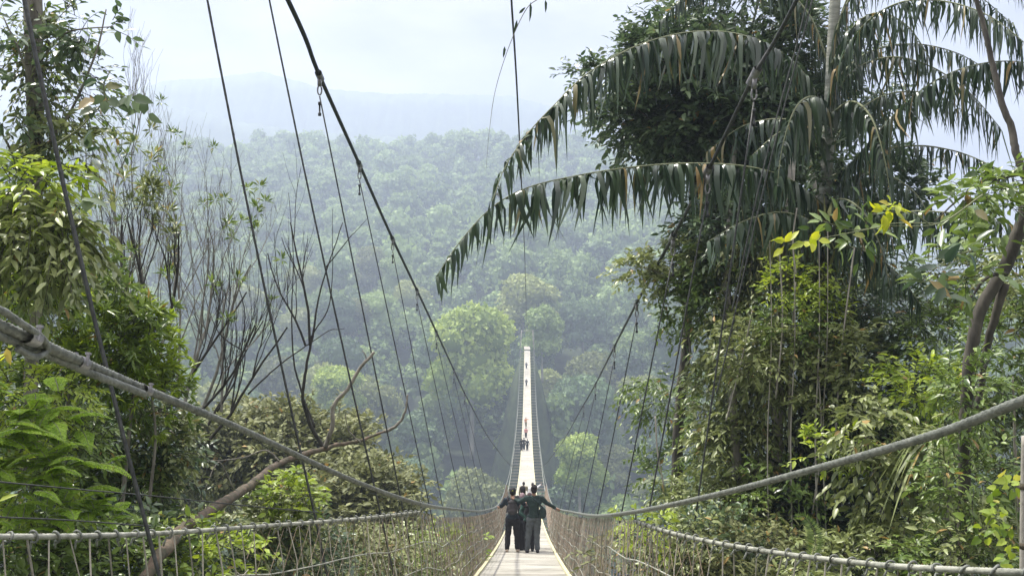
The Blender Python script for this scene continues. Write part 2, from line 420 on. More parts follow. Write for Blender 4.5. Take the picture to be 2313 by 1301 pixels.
CROWNS = [crown_mesh('crown', 100 + k, (4, 9, 6, 12, 5, 8, 3)[k], 3000, (.11, .09, .13, .10, .12, .08, .14)[k], None, (.7, 1.0, 1.5, .6, 1.1, 1.35, .9)[k]).mesh('crown', M[('forest', 'forestolive', 'forest', 'forestdark', 'forestolive', 'forest', 'forestdark')[k]]) for k in range(7)]
BRIGHT = crown_mesh('crown', 300, 11, 5200, .10, None, .95).mesh('crown', M['brightforest'])
tm = MB(); tube(tm, smoothpath([(0, 0, -1.7), (.02, .01, -1), (.0, 0, -.2), (0.03, 0, .4)], 4), np.linspace(.05, .028, 13), 7)
for a in range(5):
    tube(tm, smoothpath([(0, 0, -.35 + a * .06), (.25 * math.cos(a * 1.3), .25 * math.sin(a * 1.3), 0), (.42 * math.cos(a * 1.3), .42 * math.sin(a * 1.3), .25)], 4), np.linspace(.022, .008, 9), 5)
TRUNK = tm.mesh('trunk', M['palebark'])

rs = RS(5)
cand = []
d = 205.
while d < 830:
    sp = np.interp(d, [205, 300, 500, 800], [12, 11.5, 9.8, 9.3])
    half = d * 1350 / F
    for x in np.arange(-half, half, sp):
        xx = x + rs.normal() * sp * .42; yy = d + rs.normal() * sp * .45
        r = sp * (.45 + .33 * rs.rand() + (.35 if rs.rand() < .16 else 0))
        if abs(xx - ax(255)) < 7 and 236 < yy < 272: continue
        cand.append((xx, yy, r))
    d += sp * .86
BIG = [(-12.5, 282, 14.5, 1070, 655)]
cand = [c for c in cand if all(math.hypot(c[0] - b[0], c[1] - b[1]) > b[2] * .9 for b in BIG)
        and not (262 < c[1] < 285 and -26 < c[0] < 0)]
def visible(x, y):
    u = x / y * F + CX
    return -40 < u < 2350
vis = [c for c in cand if visible(c[0], c[1])]
vis.sort(key=lambda c: -c[2] / c[1])
IND = vis[:270]; ids = set(map(id, IND))
def where(x, y):
    u = x / y * F + CX
    side = 'left of the bridge' if u < 1120 else ('right of the bridge' if u > 1260 else 'behind the end of the bridge')
    band = 'low on the far slope' if y < 262 else ('midway up the far slope' if y < 330 else 'high on the far slope')
    return band, side
KIND = ['round topped', 'broad domed', 'tall domed', 'spreading', 'dense rounded', 'high crowned', 'wide spreading']
for c in IND:
    x, y, r = c; k = rs.randint(7); z = gz(x, y)
    band, side = where(x, y)
    h = r * 1.7 * rs.uniform(.95, 1.25)
    t = thing('forest_tree', f'{KIND[k]} forest tree {band}, {side}', 'tree', (x, y, z), f'{KIND[k]} trees {band}, {side}')
    for me, nm in ((CROWNS[k], 'crown'), (TRUNK, 'trunk')):
        o = bpy.data.objects.new(nm, me); COL.objects.link(o); o.parent = t
        o.location = (0, 0, h); o.scale = (r, r, r * rs.uniform(.85, 1.15)); o.rotation_euler = (0, 0, rs.rand() * 6.28)
def bigtree(px, py_top, d, r, label, me, rz=0, sq=1., h=None):
    p = P(px, py_top, d); t = thing('forest_tree', label, 'tree', (p[0], p[1], p[2] - r * 1.2 * sq - (h or r * 1.0)))
    for q, nm in ((me, 'crown'), (TRUNK, 'trunk')):
        o = bpy.data.objects.new(nm, q); COL.objects.link(o); o.parent = t
        o.location = (0, 0, (h or r * 1.0)); o.scale = (r, r, r * sq); o.rotation_euler = (0, 0, rz)
bigtree(1066, 662, 276, 15.5, 'large bright yellow-green dome shaped tree left of the far end of the bridge', BRIGHT, 1, 1.15)
bigtree(1310, 965, 232, 7.4, 'light green rounded tree right of the bridge, below its middle', BRIGHT, 2, 1.1)
bigtree(1225, 700, 300, 8.5, 'dark rounded tree just right of the far bridge end', CROWNS[2], 2, 1.0)
bigtree(1180, 612, 355, 15, 'broad dark grey-green tree behind the far end of the bridge', CROWNS[4], 4, .8)
bigtree(760, 815, 262, 9, 'pale green rounded tree left of the bridge behind the bare branches', BRIGHT, 5, .9)
# the rest of the wood as one mass
big = MB()
protos = []
for k in range(6):
    q = crown_mesh('c', 500 + k, 7, 300, .26, None, .75 + .1 * k, 'diamond', None, 6)
    protos.append((np.concatenate(q.v), {a: np.concatenate(b) for a, b in q.f.items()}, np.concatenate(q.t)))
for c in cand:
    if id(c) in ids: continue
    x, y, r = c; V, Fc, T = protos[rs.randint(6)]
    a = rs.rand() * 6.28; ca, sa = math.cos(a), math.sin(a)
    Q = np.stack([V[:, 0] * ca - V[:, 1] * sa, V[:, 0] * sa + V[:, 1] * ca, V[:, 2] * rs.uniform(.7, 1.4)], -1) * r + np.array((x, y, gz(x, y) + r * 1.6 * rs.uniform(.9, 1.3)))
    big.add(Q, list(Fc.values()), np.clip(T * .6 + rs.rand() * .5, 0, 1))
tag(big.build('distant_forest', M['stuff']), 'hazy blue-green forest covering the far slope', 'forest', kind='stuff')

# ------------------------------------------------------------------ the bridge
BR = thing('suspension_bridge', 'long sagging rope-sided suspension footbridge with pale plank deck', 'bridge', (float(ax(3)), 3, float(dz(3))))
rs = RS(11)
dk = MB(); s = 2.0; ang = math.atan(.0175)
AX = np.array([(math.cos(ang), -math.sin(ang), 0), (math.sin(ang), math.cos(ang), 0), (0, 0, 1)])
while s < DEND:
    wd = .155 if s < 60 else .3
    sl_ = -.277 + .00168 * s; l = math.hypot(1, sl_)
    fwd = np.array((math.sin(ang) / l, math.cos(ang) / l, sl_ / l)); rt = np.array((math.cos(ang), -math.sin(ang), 0)); upv = np.cross(rt, fwd)
    box(dk, (ax(s) + rs.normal() * .004, s, dz(s) - .02 + rs.normal() * .0015), (1.6 + rs.normal() * .012, wd * (.95 if s < 60 else .98), .04), rs.rand(), np.array([rt, fwd, upv]))
    s += wd / l
dk.build('deck', M['deck'], BR, smooth=False)
for sd in (-1, 1):
    e = MB(); dd = np.r_[np.arange(2, 40, .5), np.arange(40, DEND, 2.)]
    c = np.stack([ax(dd) + sd * .77, dd, dz(dd) + .022], -1)
    wv = np.array((.03, 0, 0)); h_ = np.array((0, 0, .02))
    V = np.stack([c - wv - h_, c - wv + h_, c + wv + h_, c + wv - h_], 1); n = len(dd)
    i = np.arange(n - 1)[:, None] * 4; j = np.arange(4)[None]; k = (j + 1) % 4
    e.add(V.reshape(-1, 3), [np.stack([i + j, i + k, i + 4 + k, i + 4 + j], -1).reshape(-1, 4)])
    e.build('edge_strip', M['yellow'], BR, smooth=False)
# crossbeams under the deck
bm = MB(); box(bm, (0, 0, 0), (2, .07, .09)); bme = bm.mesh('crossbeam', M['beam'], False)
for d in np.arange(4, DEND, 3.6):
    o = bpy.data.objects.new('crossbeam', bme); COL.objects.link(o); o.parent = BR
    half = float(np.interp(d, [0, 45, 60, 110], [1.0, 1.05, 1.4, 1.8]))
    o.location = Vector((float(ax(d)), float(d), float(dz(d)) - .09)) - BR.location; o.scale = (half, 1, 1)
    o.rotation_euler = (math.atan(-.277 + .00168 * d), 0, 0)
# handrail cables
RAILL = [P(-700, 440, 1.6), P(-300, 600, 2.1), P(0, 735, 2.6), P(300, 868, 3.6), P(560, 976, 5.0), P(800, 1086, 6.8), P(950, 1138, 8.6), P(1030, 1150, 12.5)]
RAILR = [P(3000, 660, 1.7), P(2600, 815, 2.3), P(2313, 905, 2.9), P(2100, 985, 3.5), P(1800, 1070, 4.6), P(1600, 1121, 5.8), P(1430, 1156, 7.4), P(1340, 1164, 11)]
for sd, near in ((-1, RAILL), (1, RAILR)):
    dd = np.r_[np.arange(18, 60, 3), np.arange(60, 252, 8.)]
    far = [np.array((ax(d) + sd * lat(d), d, dz(d) + 1.08)) for d in dd]
    near = smoothpath(near + far[:2], 30)
    cut = near[near[:, 1] < 8.6]; rest = near[near[:, 1] >= 8.5][:-1]
    hc = MB(); tube(hc, resample(cut, .014), .0145, 24, 6, .36, .20)
    tube(hc, np.vstack([rest, far[1:]]), np.r_[np.full(len(rest), .021), np.full(len(far) - 1, .024)], 6)
    hc.build('handrail_cable', M['cable'], BR)
    # lower outer cable that carries the crossbeam ends in mid span
    dd = np.arange(52, 251, 6.); lc = MB()
    tube(lc, [(ax(d) + sd * (lat(d) + .04), d, dz(d) - .03) for d in dd], .03, 5); lc.build('edge_cable', M['railrope'], BR)
# splice with thimble at the left end of the left handrail cable
sp_ = MB()
pth = smoothpath([P(-200, 672, 2.2), P(0, 758, 2.62), P(110, 803, 2.95), P(230, 853, 3.3), P(326, 890, 3.68)], 30)
tube(sp_, resample(pth, .012), .013, 18, 6, .22, .2); sp_.build('spliced_cable_tail', M['cable'], BR)
sp_ = MB(); pth = smoothpath([P(-160, 640, 2.25), P(0, 700, 2.55), P(20, 712, 2.6), P(60, 738, 2.68), P(96, 765, 2.8), P(106, 790, 2.86), P(80, 806, 2.8), P(40, 788, 2.7)], 24)
tube(sp_, resample(pth, .012), .010, 14, 6, .2, .16); sp_.build('cable_loop', M['cable'], BR)
def clampat(mb, p, T, r, w=.03):
    T = nrm(T); a = p - T * w; b = p + T * w
    prisms(mb, [a], [b], r, r, .5, 14)
    s_ = nrm(np.cross(T, (0, 0, 1.))); u_ = np.cross(s_, T)
    for q in (-1, 1):
        prisms(mb, [p + s_ * r * .9 * q - u_ * r * .4], [p + s_ * r * .9 * q + u_ * r * 1.5], .006, .006, .5, 6)
        prisms(mb, [p + s_ * r * .9 * q + u_ * r * 1.15], [p + s_ * r * .9 * q + u_ * r * 1.45], .011, .011, .5, 6)
for (a, b_, d0) in ((70, 762, 2.75), (182, 820, 3.15), (330, 882, 3.7)):
    q = MB(); clampat(q, P(a, b_, d0), P(560, 976, 5.) - P(0, 735, 2.6), .026 if a < 300 else .021); q.build('cable_clamp', M['clamp'], BR)

# main suspension cables
MAINL = [np.array((-3.2, -6., 7.6)), np.array((-3.0, 4.5, 5.2)), P(650, 0, 11), P(722, 172, 13), P(812, 372, 17), P(887, 540, 21.5), P(958, 690, 27), P(1025, 835, 39), P(1062, 912, 50), P(1112, 1000, 75), P(1160, 1050, 100)]
MAINR = [np.array((3.3, -6., 7.2)), np.array((3.2, 4.5, 5.)), P(1800, 0, 9.6), P(1703, 173, 10.4), P(1604, 377, 11.4), P(1527, 523, 13), P(1430, 700, 18), P(1342, 873, 34), P(1312, 925, 44), P(1262, 1010, 72), P(1222, 1050, 104)]
def mid(sd, d): return np.array((ax(d) + sd * (lat(d) + .1), d, dz(d) + np.interp(d, [100, 125, 165, 200, 253], [1.9, 1.2, 1.2, 2.2, 5.2])))
def near_on(path, px):
    u = path[:, 0] / np.maximum(path[:, 1], .1) * F + CX; ok = path[:, 1] > 5
    k = np.argmin(np.where(ok, np.abs(u - px), 1e9)); return path[k], path[min(k + 1, len(path) - 1)] - path[max(k - 1, 0)]
for sd, pts in ((-1, MAINL), (1, MAINR)):
    path = smoothpath(pts + [mid(sd, d) for d in (130, 165, 200, 225, 253)], 14)
    mc = MB(); tube(mc, path, .031 if sd < 0 else .024, 10); mob = mc.build('main_cable', M['darkcable' if sd < 0 else 'hanger'], BR)
    spec = ([(722, 926, 1160), (812, 985, 1168), (887, 1010, 1170), (942, 1052, 1170), (985, 1080, 1168), (1025, 1098, 1165), (1050, 1112, 1160)] if sd < 0 else
            [(1700, 1560, 1180), (1600, 1450, 1180), (1520, 1390, 1178), (1440, 1340, 1172), (1390, 1310, 1170), (1345, 1280, 1165), (1318, 1262, 1160)])
    for (tx, bx_, by) in spec:
        p, T = near_on(path, tx); q = p - np.array((0, 0, .05))
        hg = MB(); e_ = P(bx_, by, p[1]); e_[2] = min(e_[2], dz(p[1]) + .6)
        tube(hg, resample(np.array([q - np.array((0, 0, .25)), e_]), .6), .011, 6); h_ = hg.build('hanger_cable', M['hanger'], BR)
        cl = MB(); prisms(cl, [p - nrm(T) * .11], [p + nrm(T) * .11], .052, .052, .5, 10)
        box(cl, q - np.array((0, 0, .04)), (.05, .07, .12))
        a = np.linspace(0, 2 * math.pi, 15)
        tube(cl, q + np.stack([np.cos(a) * .03, np.zeros(15), np.sin(a) * .07 - .16], -1), .012, 6)
        cl.build('hanger_clamp', M['clamp'], h_)
        cl = MB(); tube(cl, [q - np.array((0, 0, z_)) for z_ in (.33, .335, .375, .38, .49, .495, .535, .54)], [.013, .024, .024, .013, .013, .024, .024, .013], 8)
        cl.build('wire_clip', M['darkcable'], h_)
# near hangers that leave the top of the picture
for (a, b_, r_, pit) in ((P(20, -170, 4.5), P(362, 1310, 4.5), .0095, .12), (P(440, -150, 7.5), P(712, 1168, 7.5), .009, .14), (P(578, -150, 10), P(862, 1170, 10), .0095, .16),
                    (P(1820, 60, 9.5), P(1640, 800, 9.5), .007, .16), (P(1795, 120, 8.5), P(1668, 640, 8.5), .0065, .16)):
    hg = MB(); tt = np.linspace(0, 1, 6)[:, None]; pth = a * (1 - tt) + b_ * tt + np.array((-.03, 0, 0)) * np.sin(tt * math.pi)
    ext = a + (a - b_) * .35; pth = np.vstack([ext, pth, b_ + (b_ - a) * .12])
    tube(hg, resample(pth, .03), r_, 12, 4, .16, pit); hg.build('hanger_cable', M['hanger'], BR)
# thin overhead wire running down the centre line
ow = MB(); tube(ow, smoothpath([P(1150, -120, 9), P(1155, 0, 10), P(1168, 210, 14), P(1179, 440, 24), P(1186, 600, 50), P(1188, 680, 100), P(1190, 735, 251)], 8), np.r_[np.linspace(.011, .02, 40), np.full(9, .03)], 5)
ow.build('overhead_wire', M['hanger'], BR)
# thin slack guy wires low at the left
for pts in ([P(-60, 1082, 4.6), P(180, 1105, 5.), P(330, 1118, 5.3), P(540, 1140, 6), P(720, 1157, 7.2)], [P(-60, 1165, 4.2), P(150, 1174, 4.7), P(340, 1188, 5.2)]):
    g_ = MB(); tube(g_, smoothpath(pts, 8), .0042, 5); g_.build('guy_wire', M['hanger'], BR)

# flared side rails near the camera and the rope fences
FL = smoothpath([P(-350, 1216, 3.0), P(0, 1212, 3.7), P(190, 1210, 4.25), P(380, 1203, 4.95), P(560, 1190, 5.8), P(800, 1172, 7.3), P(950, 1156, 9.0)], 16)
FR = smoothpath([P(2700, 1300, 2.6), P(2313, 1292, 3.2), P(2050, 1280, 3.8), P(1900, 1266, 4.3), P(1750, 1247, 4.95), P(1600, 1222, 5.8), P(1500, 1198, 6.6), P(1432, 1176, 7.5)], 16)
for sd, fp in ((-1, FL), (1, FR)):
    rl = MB(); tube(rl, resample(fp, .010), .0118, 18, 6, .22, .11); rl.build('flared_rail_rope', M['railrope'], BR)
    dd = np.r_[np.arange(fp[-1][1] + 1, 60, 1.6), np.arange(60, 250, 5)]
    strt = np.array([(ax(d) + sd * lat(d), d, dz(d) + 1.0) for d in dd])
    path = np.vstack([fp[::4], strt])
    # longitudinal ropes at several heights, sagging between ties
    for k, h in enumerate((.27, .50, .70, .88)):
        q = path.copy(); q[:, 2] -= h * np.where(q[:, 1] < 12, 1.15, 1.0)
        inn = np.interp(h, [0, 1], [0, .12]); q[:, 0] -= sd * inn
        q = resample(smoothpath(q[q[:, 1] < 60], 3), .35); ph = np.arange(len(q))
        q[:, 2] += .014 * np.sin(ph * 1.1 + k) - .012 * (ph % 6 == 3); q[:, 0] += .008 * np.sin(ph * .7 + k * 2)
        rp = MB(); tube(rp, q, .0058, 5); rp.build('side_rope', M['railrope'], BR)
    # hanging vertical strands
    st = resample(path[path[:, 1] < 34], .15); n = len(st); rs = RS(40 + sd)
    nn = MB()
    for i in range(n):
        if rs.rand() < .08 or st[i][1] < 2.5: continue
        a = st[i] + np.array((0, 0, -.01)); ln = 1.1 if st[i][1] > 8 else 1.25
        nb = 6; tt = np.linspace(0, 1, nb)[:, None]
        jit = rs.normal(size=(nb, 3)) * np.array((.016, .016, .012)); jit[0] = 0
        q = a + np.array((-sd * .12, 0, -ln)) * tt + jit + np.array((0, rs.normal() * .07, 0)) * tt
        tube(nn, q, .0045 * rs.uniform(.7, 1.25), 5, tint=rs.rand(), cap=False)
        if rs.rand() < .35 and i + 2 < n:       # a knot tying two strands together
            b0 = q[rs.randint(1, 5)]; tube(nn, smoothpath([b0, b0 + (st[i + 1] - st[i]) * .5 - np.array((0, 0, .03)), b0 + (st[i + 1] - st[i])], 3), .0035, 4, tint=rs.rand(), cap=False)
    nn.build('hanging_strands', M['netrope'], BR)
    # fine brown netting along the inner side
    a_ = []; b_ = []
    st = resample(path[(path[:, 1] < 70)], .09); lo = st + np.array((-sd * .12, 0, -1.02))
    rows = 10
    for r_ in range(rows):
        t0, t1 = r_ / rows, (r_ + 1) / rows
        A0 = st * (1 - t0) + lo * t0; A1 = st * (1 - t1) + lo * t1
        k = np.arange(r_ % 2, len(st) - 1, 2)
        a_.append(A0[k]); b_.append(A1[k + 1]); k2 = k[k > 0]; a_.append(A0[k2]); b_.append(A1[k2 - 1])
    A_ = np.concatenate(a_); B_ = np.concatenate(b_); keep = (A_[:, 1] > 5.8)
    fn = MB(); prisms(fn, A_[keep], B_[keep], .0022, .0022, rs.rand(keep.sum())); fn.build('side_net', M['brownnet'], BR)
    # tie loops round the flared rail
    a = np.linspace(-.6, 2 * math.pi - .9, 14); lp = MB()
    tube(lp, np.vstack([np.stack([np.zeros(14), np.cos(a) * .021, np.sin(a) * .024], -1), [(.0, .018, -.035), (.004, .03, -.06)]]), .0055, 6)
    me = lp.mesh('tie_loop', M['cable'])
    pts = resample(fp[fp[:, 1] > 2.9], .155); rs = RS(77)
    for i in range(1, len(pts) - 1):
        o = bpy.data.objects.new('tie_loop', me); COL.objects.link(o); o.parent = BR
        T = pts[i + 1] - pts[i - 1]
        o.location = Vector(pts[i]) - BR.location; o.rotation_euler = (rs.normal() * .15, rs.normal() * .3, math.atan2(T[1], T[0]) + rs.normal() * .25)
        o.scale = (1, 1, rs.uniform(.85, 1.2))
    # vertical cable tie where the rail meets the handrail cable
    j0 = fp[-1]; hb_ = near_on(np.array([P(950, 1138, 8.6), P(950, 1138, 8.6)]), 950)[0] if sd < 0 else P(1430, 1156, 7.4)
    tt = MB(); tube(tt, smoothpath([hb_ + (0, 0, .03), (hb_ + j0) / 2 + np.array((.02, 0, 0)), j0], 5), .009, 6); tt.build('rail_tie', M['cable'], BR)
# far portal of the bridge
pt = MB(); e0 = float(ax(253)); ez = float(dz(253))
for sd in (-1, 1):
    tube(pt, [(e0 + sd * 2.0, 253, ez - 3), (e0 + sd * 1.6, 253, ez + 5.2)], [.12, .09], 8)
tube(pt, [(e0 - 1.65, 253, ez + 5), (e0 + 1.65, 253, ez + 5)], .07, 8)
pt.build('portal_frame', M['beam'], BR)
pf = MB(); box(pf, (e0, 257, ez - .25), (1.7, 13, .2)); pf.build('landing', M['beam'], BR, smooth=False)
pf = MB(); box(pf, (0, -.2, -1.62), (5.2, 4.2, .16)); pf.build('near_landing', M['beam'], BR, smooth=False)

# ------------------------------------------------------------------ near vegetation
UP = np.array((0, 0, 1.))
def leafy(name, label, cat, stems, blobs, lm, seed=1, bark='bark', group=None, fol='foliage', stem='stem', twig='twig'):
    """stems: list of (px points with depth, r0, r1); blobs: dicts of sprays() arguments in px"""
    rs = RS(seed); b0 = stems[0][0][0] if stems else None
    pts = [np.array([P(*q) for q in s_[0]]) for s_ in stems]
    if pts: base = pts[0][np.argmin(pts[0][:, 2])]
    else:
        q = blobs[0]; base = P(q['c'][0], q['c'][1] + q['r'][1], q['c'][2])
    t = thing(name, label, cat, tuple(base), group)
    if pts:
        for p_, s_ in zip(pts, stems):
            sm = MB(); c = smoothpath(p_, 8); c += np.cumsum(rs.normal(size=c.shape), 0) * s_[1] * .06
            tube(sm, c, np.interp(np.linspace(0, 1, len(c)), [0, 1], [s_[1], s_[2]]), 10 if s_[1] > .03 else 6)
            sm.build(stem, M[bark], t)
    groups = {}
    for b in blobs: groups.setdefault(b.get('m', lm), []).append(b)
    tm_ = MB(); anyt = False
    for m_, bl in groups.items():
        lb = MB()
        for b in bl:
            px, py, d = b['c']; rx, ry = b['r']; rz_ = b.get('rd', rx * d / F * .8)
            if b.get('tw', 1): anyt = True
            sprays(lb, tm_ if b.get('tw', 1) else None, rs, P(px, py, d), (rx * d / F, rz_, ry * d / F), b['n'], b.get('L', .4), b.get('k', 8), b.get('ll', .1), b.get('lw', .04),
                   b.get('droop', .3), b.get('up', .3), b.get('kind', 'oval'), b.get('spread', .85), b.get('shell', .25), b.get('clumps', 0), b.get('tr', .004), b.get('whorl', False), b.get('tint', (0, 1)))
        lb.build(fol, M[m_], t)
    if anyt: tm_.build('branch', M[twig], t)
    return t

def grow(mb, rs, p, d, ln, r, depth, spread=.5, upw=.25, sides=5, tips=None, kids=(2, 4), shrink=.62):
    n = 7; pts = [np.array(p, float)]; d = nrm(d)
    for i in range(n):
        d = nrm(d + rs.normal(size=3) * .09 + UP * upw * .12); pts.append(pts[-1] + d * ln / n)
    pts = np.array(pts); r1 = r * .45 if depth else max(r * .25, .0015)
    tube(mb, pts, np.linspace(r, r1, n + 1), sides if r > .012 else 4, cap=False)
    if tips is not None and depth == 0: tips.append((pts[-1], d.copy()))
    if depth:
        for c in range(rs.randint(*kids) + 1):
            k = rs.randint(2, n); q = nrm(d + rs.normal(size=3) * np.array((1, .8, .6)) * spread + UP * upw)
            grow(mb, rs, pts[k], q, ln * shrink * rs.uniform(.7, 1.15), max(np.interp(k, [0, n], [r, r1]) * .62, .002), depth - 1, spread, upw, sides, tips, kids, shrink)

# ---- palm on the right
def frond(lb, rb, rs, pts, ll, lw, step=.035, droop=1.0, out_=.3, nseg=6, taper=.45, r0=.022, gap=0., both=True):
    c = resample(smoothpath(np.array([P(*q) for q in pts]), 10), step); n = len(c)
    tube(rb, c, np.linspace(r0, .004, n), 6)
    T = nrm(np.gradient(c, axis=0)); S = nrm(np.cross(T, UP)); s = np.linspace(0, 1, n)
    env = np.interp(s, [0, .08, .3, .75, 1], [.25, .7, 1, .85, taper])
    for side in ((-1, 1) if both else (1,)):
        k = np.where(rs.rand(n) > gap + .55 * np.clip((s - .62) / .3, 0, 1) * (lw > .047) * (ll > .81))[0]; m = len(k)
        L_ = ll * env[k] * rs.uniform(.55, 1.15, m); t = np.linspace(0, 1, nseg)
        a = out_ * rs.uniform(.15, .9, m); fw = rs.normal(size=m) * .15 + .04; kink = rs.normal(size=(m, 1)) * .07
        q = c[k][:, None] + (side * S[k] * a[:, None])[:, None] * (L_[:, None] * (1 - np.exp(-2.6 * t)))[..., None] \
            + (T[k] * fw[:, None])[:, None] * (L_[:, None] * t)[..., None] + T[k][:, None] * (L_[:, None] * kink * np.sin(t * 4.2))[..., None] \
            + UP * (L_[:, None] * (.42 * t * (1 - t) ** 2 * 2 - droop * t ** 1.2) * np.where(rs.rand(m, 1) < .07, rs.uniform(.1, .6, (m, 1)), rs.uniform(.8, 1.05, (m, 1))))[..., None]
        ph = rs.normal(size=m) * 1.0; W = T[k] * np.cos(ph)[:, None] + S[k] * np.sin(ph)[:, None]
        wp = np.array([.35, .9, 1, .8, .45, .02]) if nseg == 6 else np.interp(t, [0, .2, .5, .8, 1], [.35, 1, .95, .5, .02])
        hw = (lw * .5 * rs.uniform(.7, 1.2, m))[:, None] * wp[None]
        V = np.stack([q - W[:, None] * hw[..., None], q + W[:, None] * hw[..., None]], 2)   # m,nseg,2,3
        b = (np.arange(m) * nseg * 2)[:, None] + (np.arange(nseg - 1) * 2)[None]
        f = np.stack([b, b + 1, b + 3, b + 2], -1).reshape(-1, 4)
        lb.add(V.reshape(-1, 3), f, np.repeat(rs.rand(m), nseg * 2))

PB = P(1800, 1500, 13.2)
palm = thing('palm_tree', 'tall palm with long drooping feathery fronds reaching over the bridge from the right', 'palm', tuple(PB))
pm = MB(); c = smoothpath(np.array([P(1800, 1500, 13.2), P(1810, 1250, 13.2), P(1822, 1000, 13.2), P(1838, 760, 13.2), P(1856, 520, 13.2), P(1872, 300, 13.2), P(1880, 120, 13.2), P(1890, -60, 13.2)]), 10)
tube(pm, c, np.linspace(.13, .075, len(c)), 14); pm.build('trunk', M['palmbark'], palm)
FRONDS = [  # (points px,py,depth ; leaflet length, width, step)
    ([(1862, 250, 13), (1800, 150, 12.8), (1700, 88, 12.4), (1580, 72, 12), (1450, 100, 11.6), (1330, 165, 11.2), (1250, 240, 10.9), (1190, 305, 10.6), (1140, 380, 10.3), (1112, 455, 10.1)], .9, .066, .036, .55),
    ([(1860, 470, 13), (1790, 410, 12.4), (1690, 378, 12), (1560, 370, 11.6), (1430, 378, 11.2), (1300, 398, 10.9), (1190, 425, 10.6), (1110, 470, 10.4), (1040, 545, 10.2), (985, 625, 10)], .86, .068, .036, .5),
    ([(1870, 240, 13.2), (1905, 130, 12.6), (1960, 50, 12), (2040, 5, 11.4), (2140, 5, 10.9), (2240, 40, 10.4), (2330, 110, 10)], .66, .036, .036, .8),
    ([(1880, 420, 13.2), (1950, 340, 12.4), (2030, 250, 11.8), (2110, 185, 11.2), (2200, 148, 10.7), (2300, 140, 10.3), (2400, 170, 10)], .75, .042, .034, .7),
    ([(1880, 400, 13.4), (1960, 350, 13), (2060, 330, 12.5), (2150, 340, 12), (2230, 370, 11.6), (2300, 410, 11.3)], .52, .032, .04, .8),
    ([(1870, 520, 13), (1950, 490, 12.2), (2050, 478, 11.6), (2160, 482, 11), (2260, 500, 10.6), (2370, 540, 10.2)], .82, .045, .034, .8),
    ([(1875, 180, 13.2), (1900, 40, 13), (1960, -50, 12.8), (2060, -100, 12.4), (2200, -90, 12), (2320, -30, 11.6)], .68, .036, .038, .7),
    ([(1875, 160, 13.4), (1830, 40, 13.6), (1760, -30, 13.8), (1660, -50, 13.9), (1560, -20, 14), (1490, 50, 14.1)], .7, .06, .045, .6),
    ([(1875, 190, 13.4), (1960, 120, 13.9), (2060, 100, 14.4), (2160, 120, 14.7), (2250, 170, 15)], .6, .04, .05, .8),
    ([(1868, 260, 13.1), (1840, 220, 12.6), (1800, 240, 12.1), (1770, 320, 11.9), (1755, 420, 11.8)], .8, .07, .045, .6),
    ([(1876, 260, 13.1), (1925, 230, 12.6), (1970, 270, 12.1), (2000, 370, 11.8), (2015, 480, 11.7)], .8, .06, .045, .6),
    ([(1862, 540, 13.1), (1830, 500, 12.5), (1760, 480, 12), (1680, 500, 11.8), (1600, 545, 11.6)], .75, .07, .042, .6),
    ([(1866, 480, 13.0), (1900, 450, 12.4), (1950, 480, 12), (1990, 560, 11.8), (2010, 650, 11.7)], .8, .06, .045, .6),
    ([(1874, 230, 13.3), (1930, 160, 13.0), (2010, 130, 12.6), (2100, 150, 12.2), (2190, 210, 11.9), (2260, 290, 11.7)], .8, .038, .036, .8),
    ([(1874, 330, 13.3), (1940, 250, 13.4), (2020, 210, 13.5), (2110, 215, 13.6), (2190, 260, 13.8)], .7, .036, .036, .8),
    ([(1876, 150, 13.1), (1930, 60, 12.6), (1985, 30, 12.2), (2050, 60, 11.9), (2100, 130, 11.7)], .85, .045, .05, .8),
    ([(1878, 100, 13.3), (1930, -30, 13.2), (2010, -80, 13.2), (2110, -70, 13.2), (2210, -10, 13.3), (2290, 60, 13.4)], .75, .035, .05, .8),
    ([(1872, 460, 13.1), (1930, 400, 12.7), (2000, 395, 12.3), (2070, 440, 12), (2110, 520, 11.8)], .75, .045, .05, .7),
    ([(1862, 600, 13.0), (1900, 560, 12.5), (1960, 570, 12.1), (2030, 620, 11.9), (2080, 690, 11.8)], .7, .05, .05, .7),
    ([(1862, 330, 13.1), (1820, 290, 12.7), (1760, 300, 12.4), (1700, 350, 12.2)], .8, .06, .05, .6),
    ([(1866, 300, 13.3), (1770, 270, 13.6), (1680, 285, 13.9), (1600, 340, 14.1)], .8, .06, .05, .6),
]
rs = RS(21)
for pts, ll, lw, st_, tp in FRONDS:
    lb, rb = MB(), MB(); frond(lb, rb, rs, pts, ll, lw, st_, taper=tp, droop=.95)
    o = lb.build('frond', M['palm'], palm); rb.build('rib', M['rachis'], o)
# dead hanging sheath fibres below the crown
hb_ = MB(); n = 240; a = np.stack([P(x, y, dd) for x, y, dd in zip(rs.normal(1850, 55, n), rs.uniform(430, 900, n), rs.uniform(12.6, 13.4, n))])
leaves(hb_, a, rs.normal(size=(n, 3)) * .16 - UP, rs.normal(size=(n, 3)) * np.array((1, 1, .1)), rs.uniform(.35, .8, n), .035, rs.rand(n), 'diamond')
hb_.build('dry_leaf_skirt', M['hazeleaf'], palm)

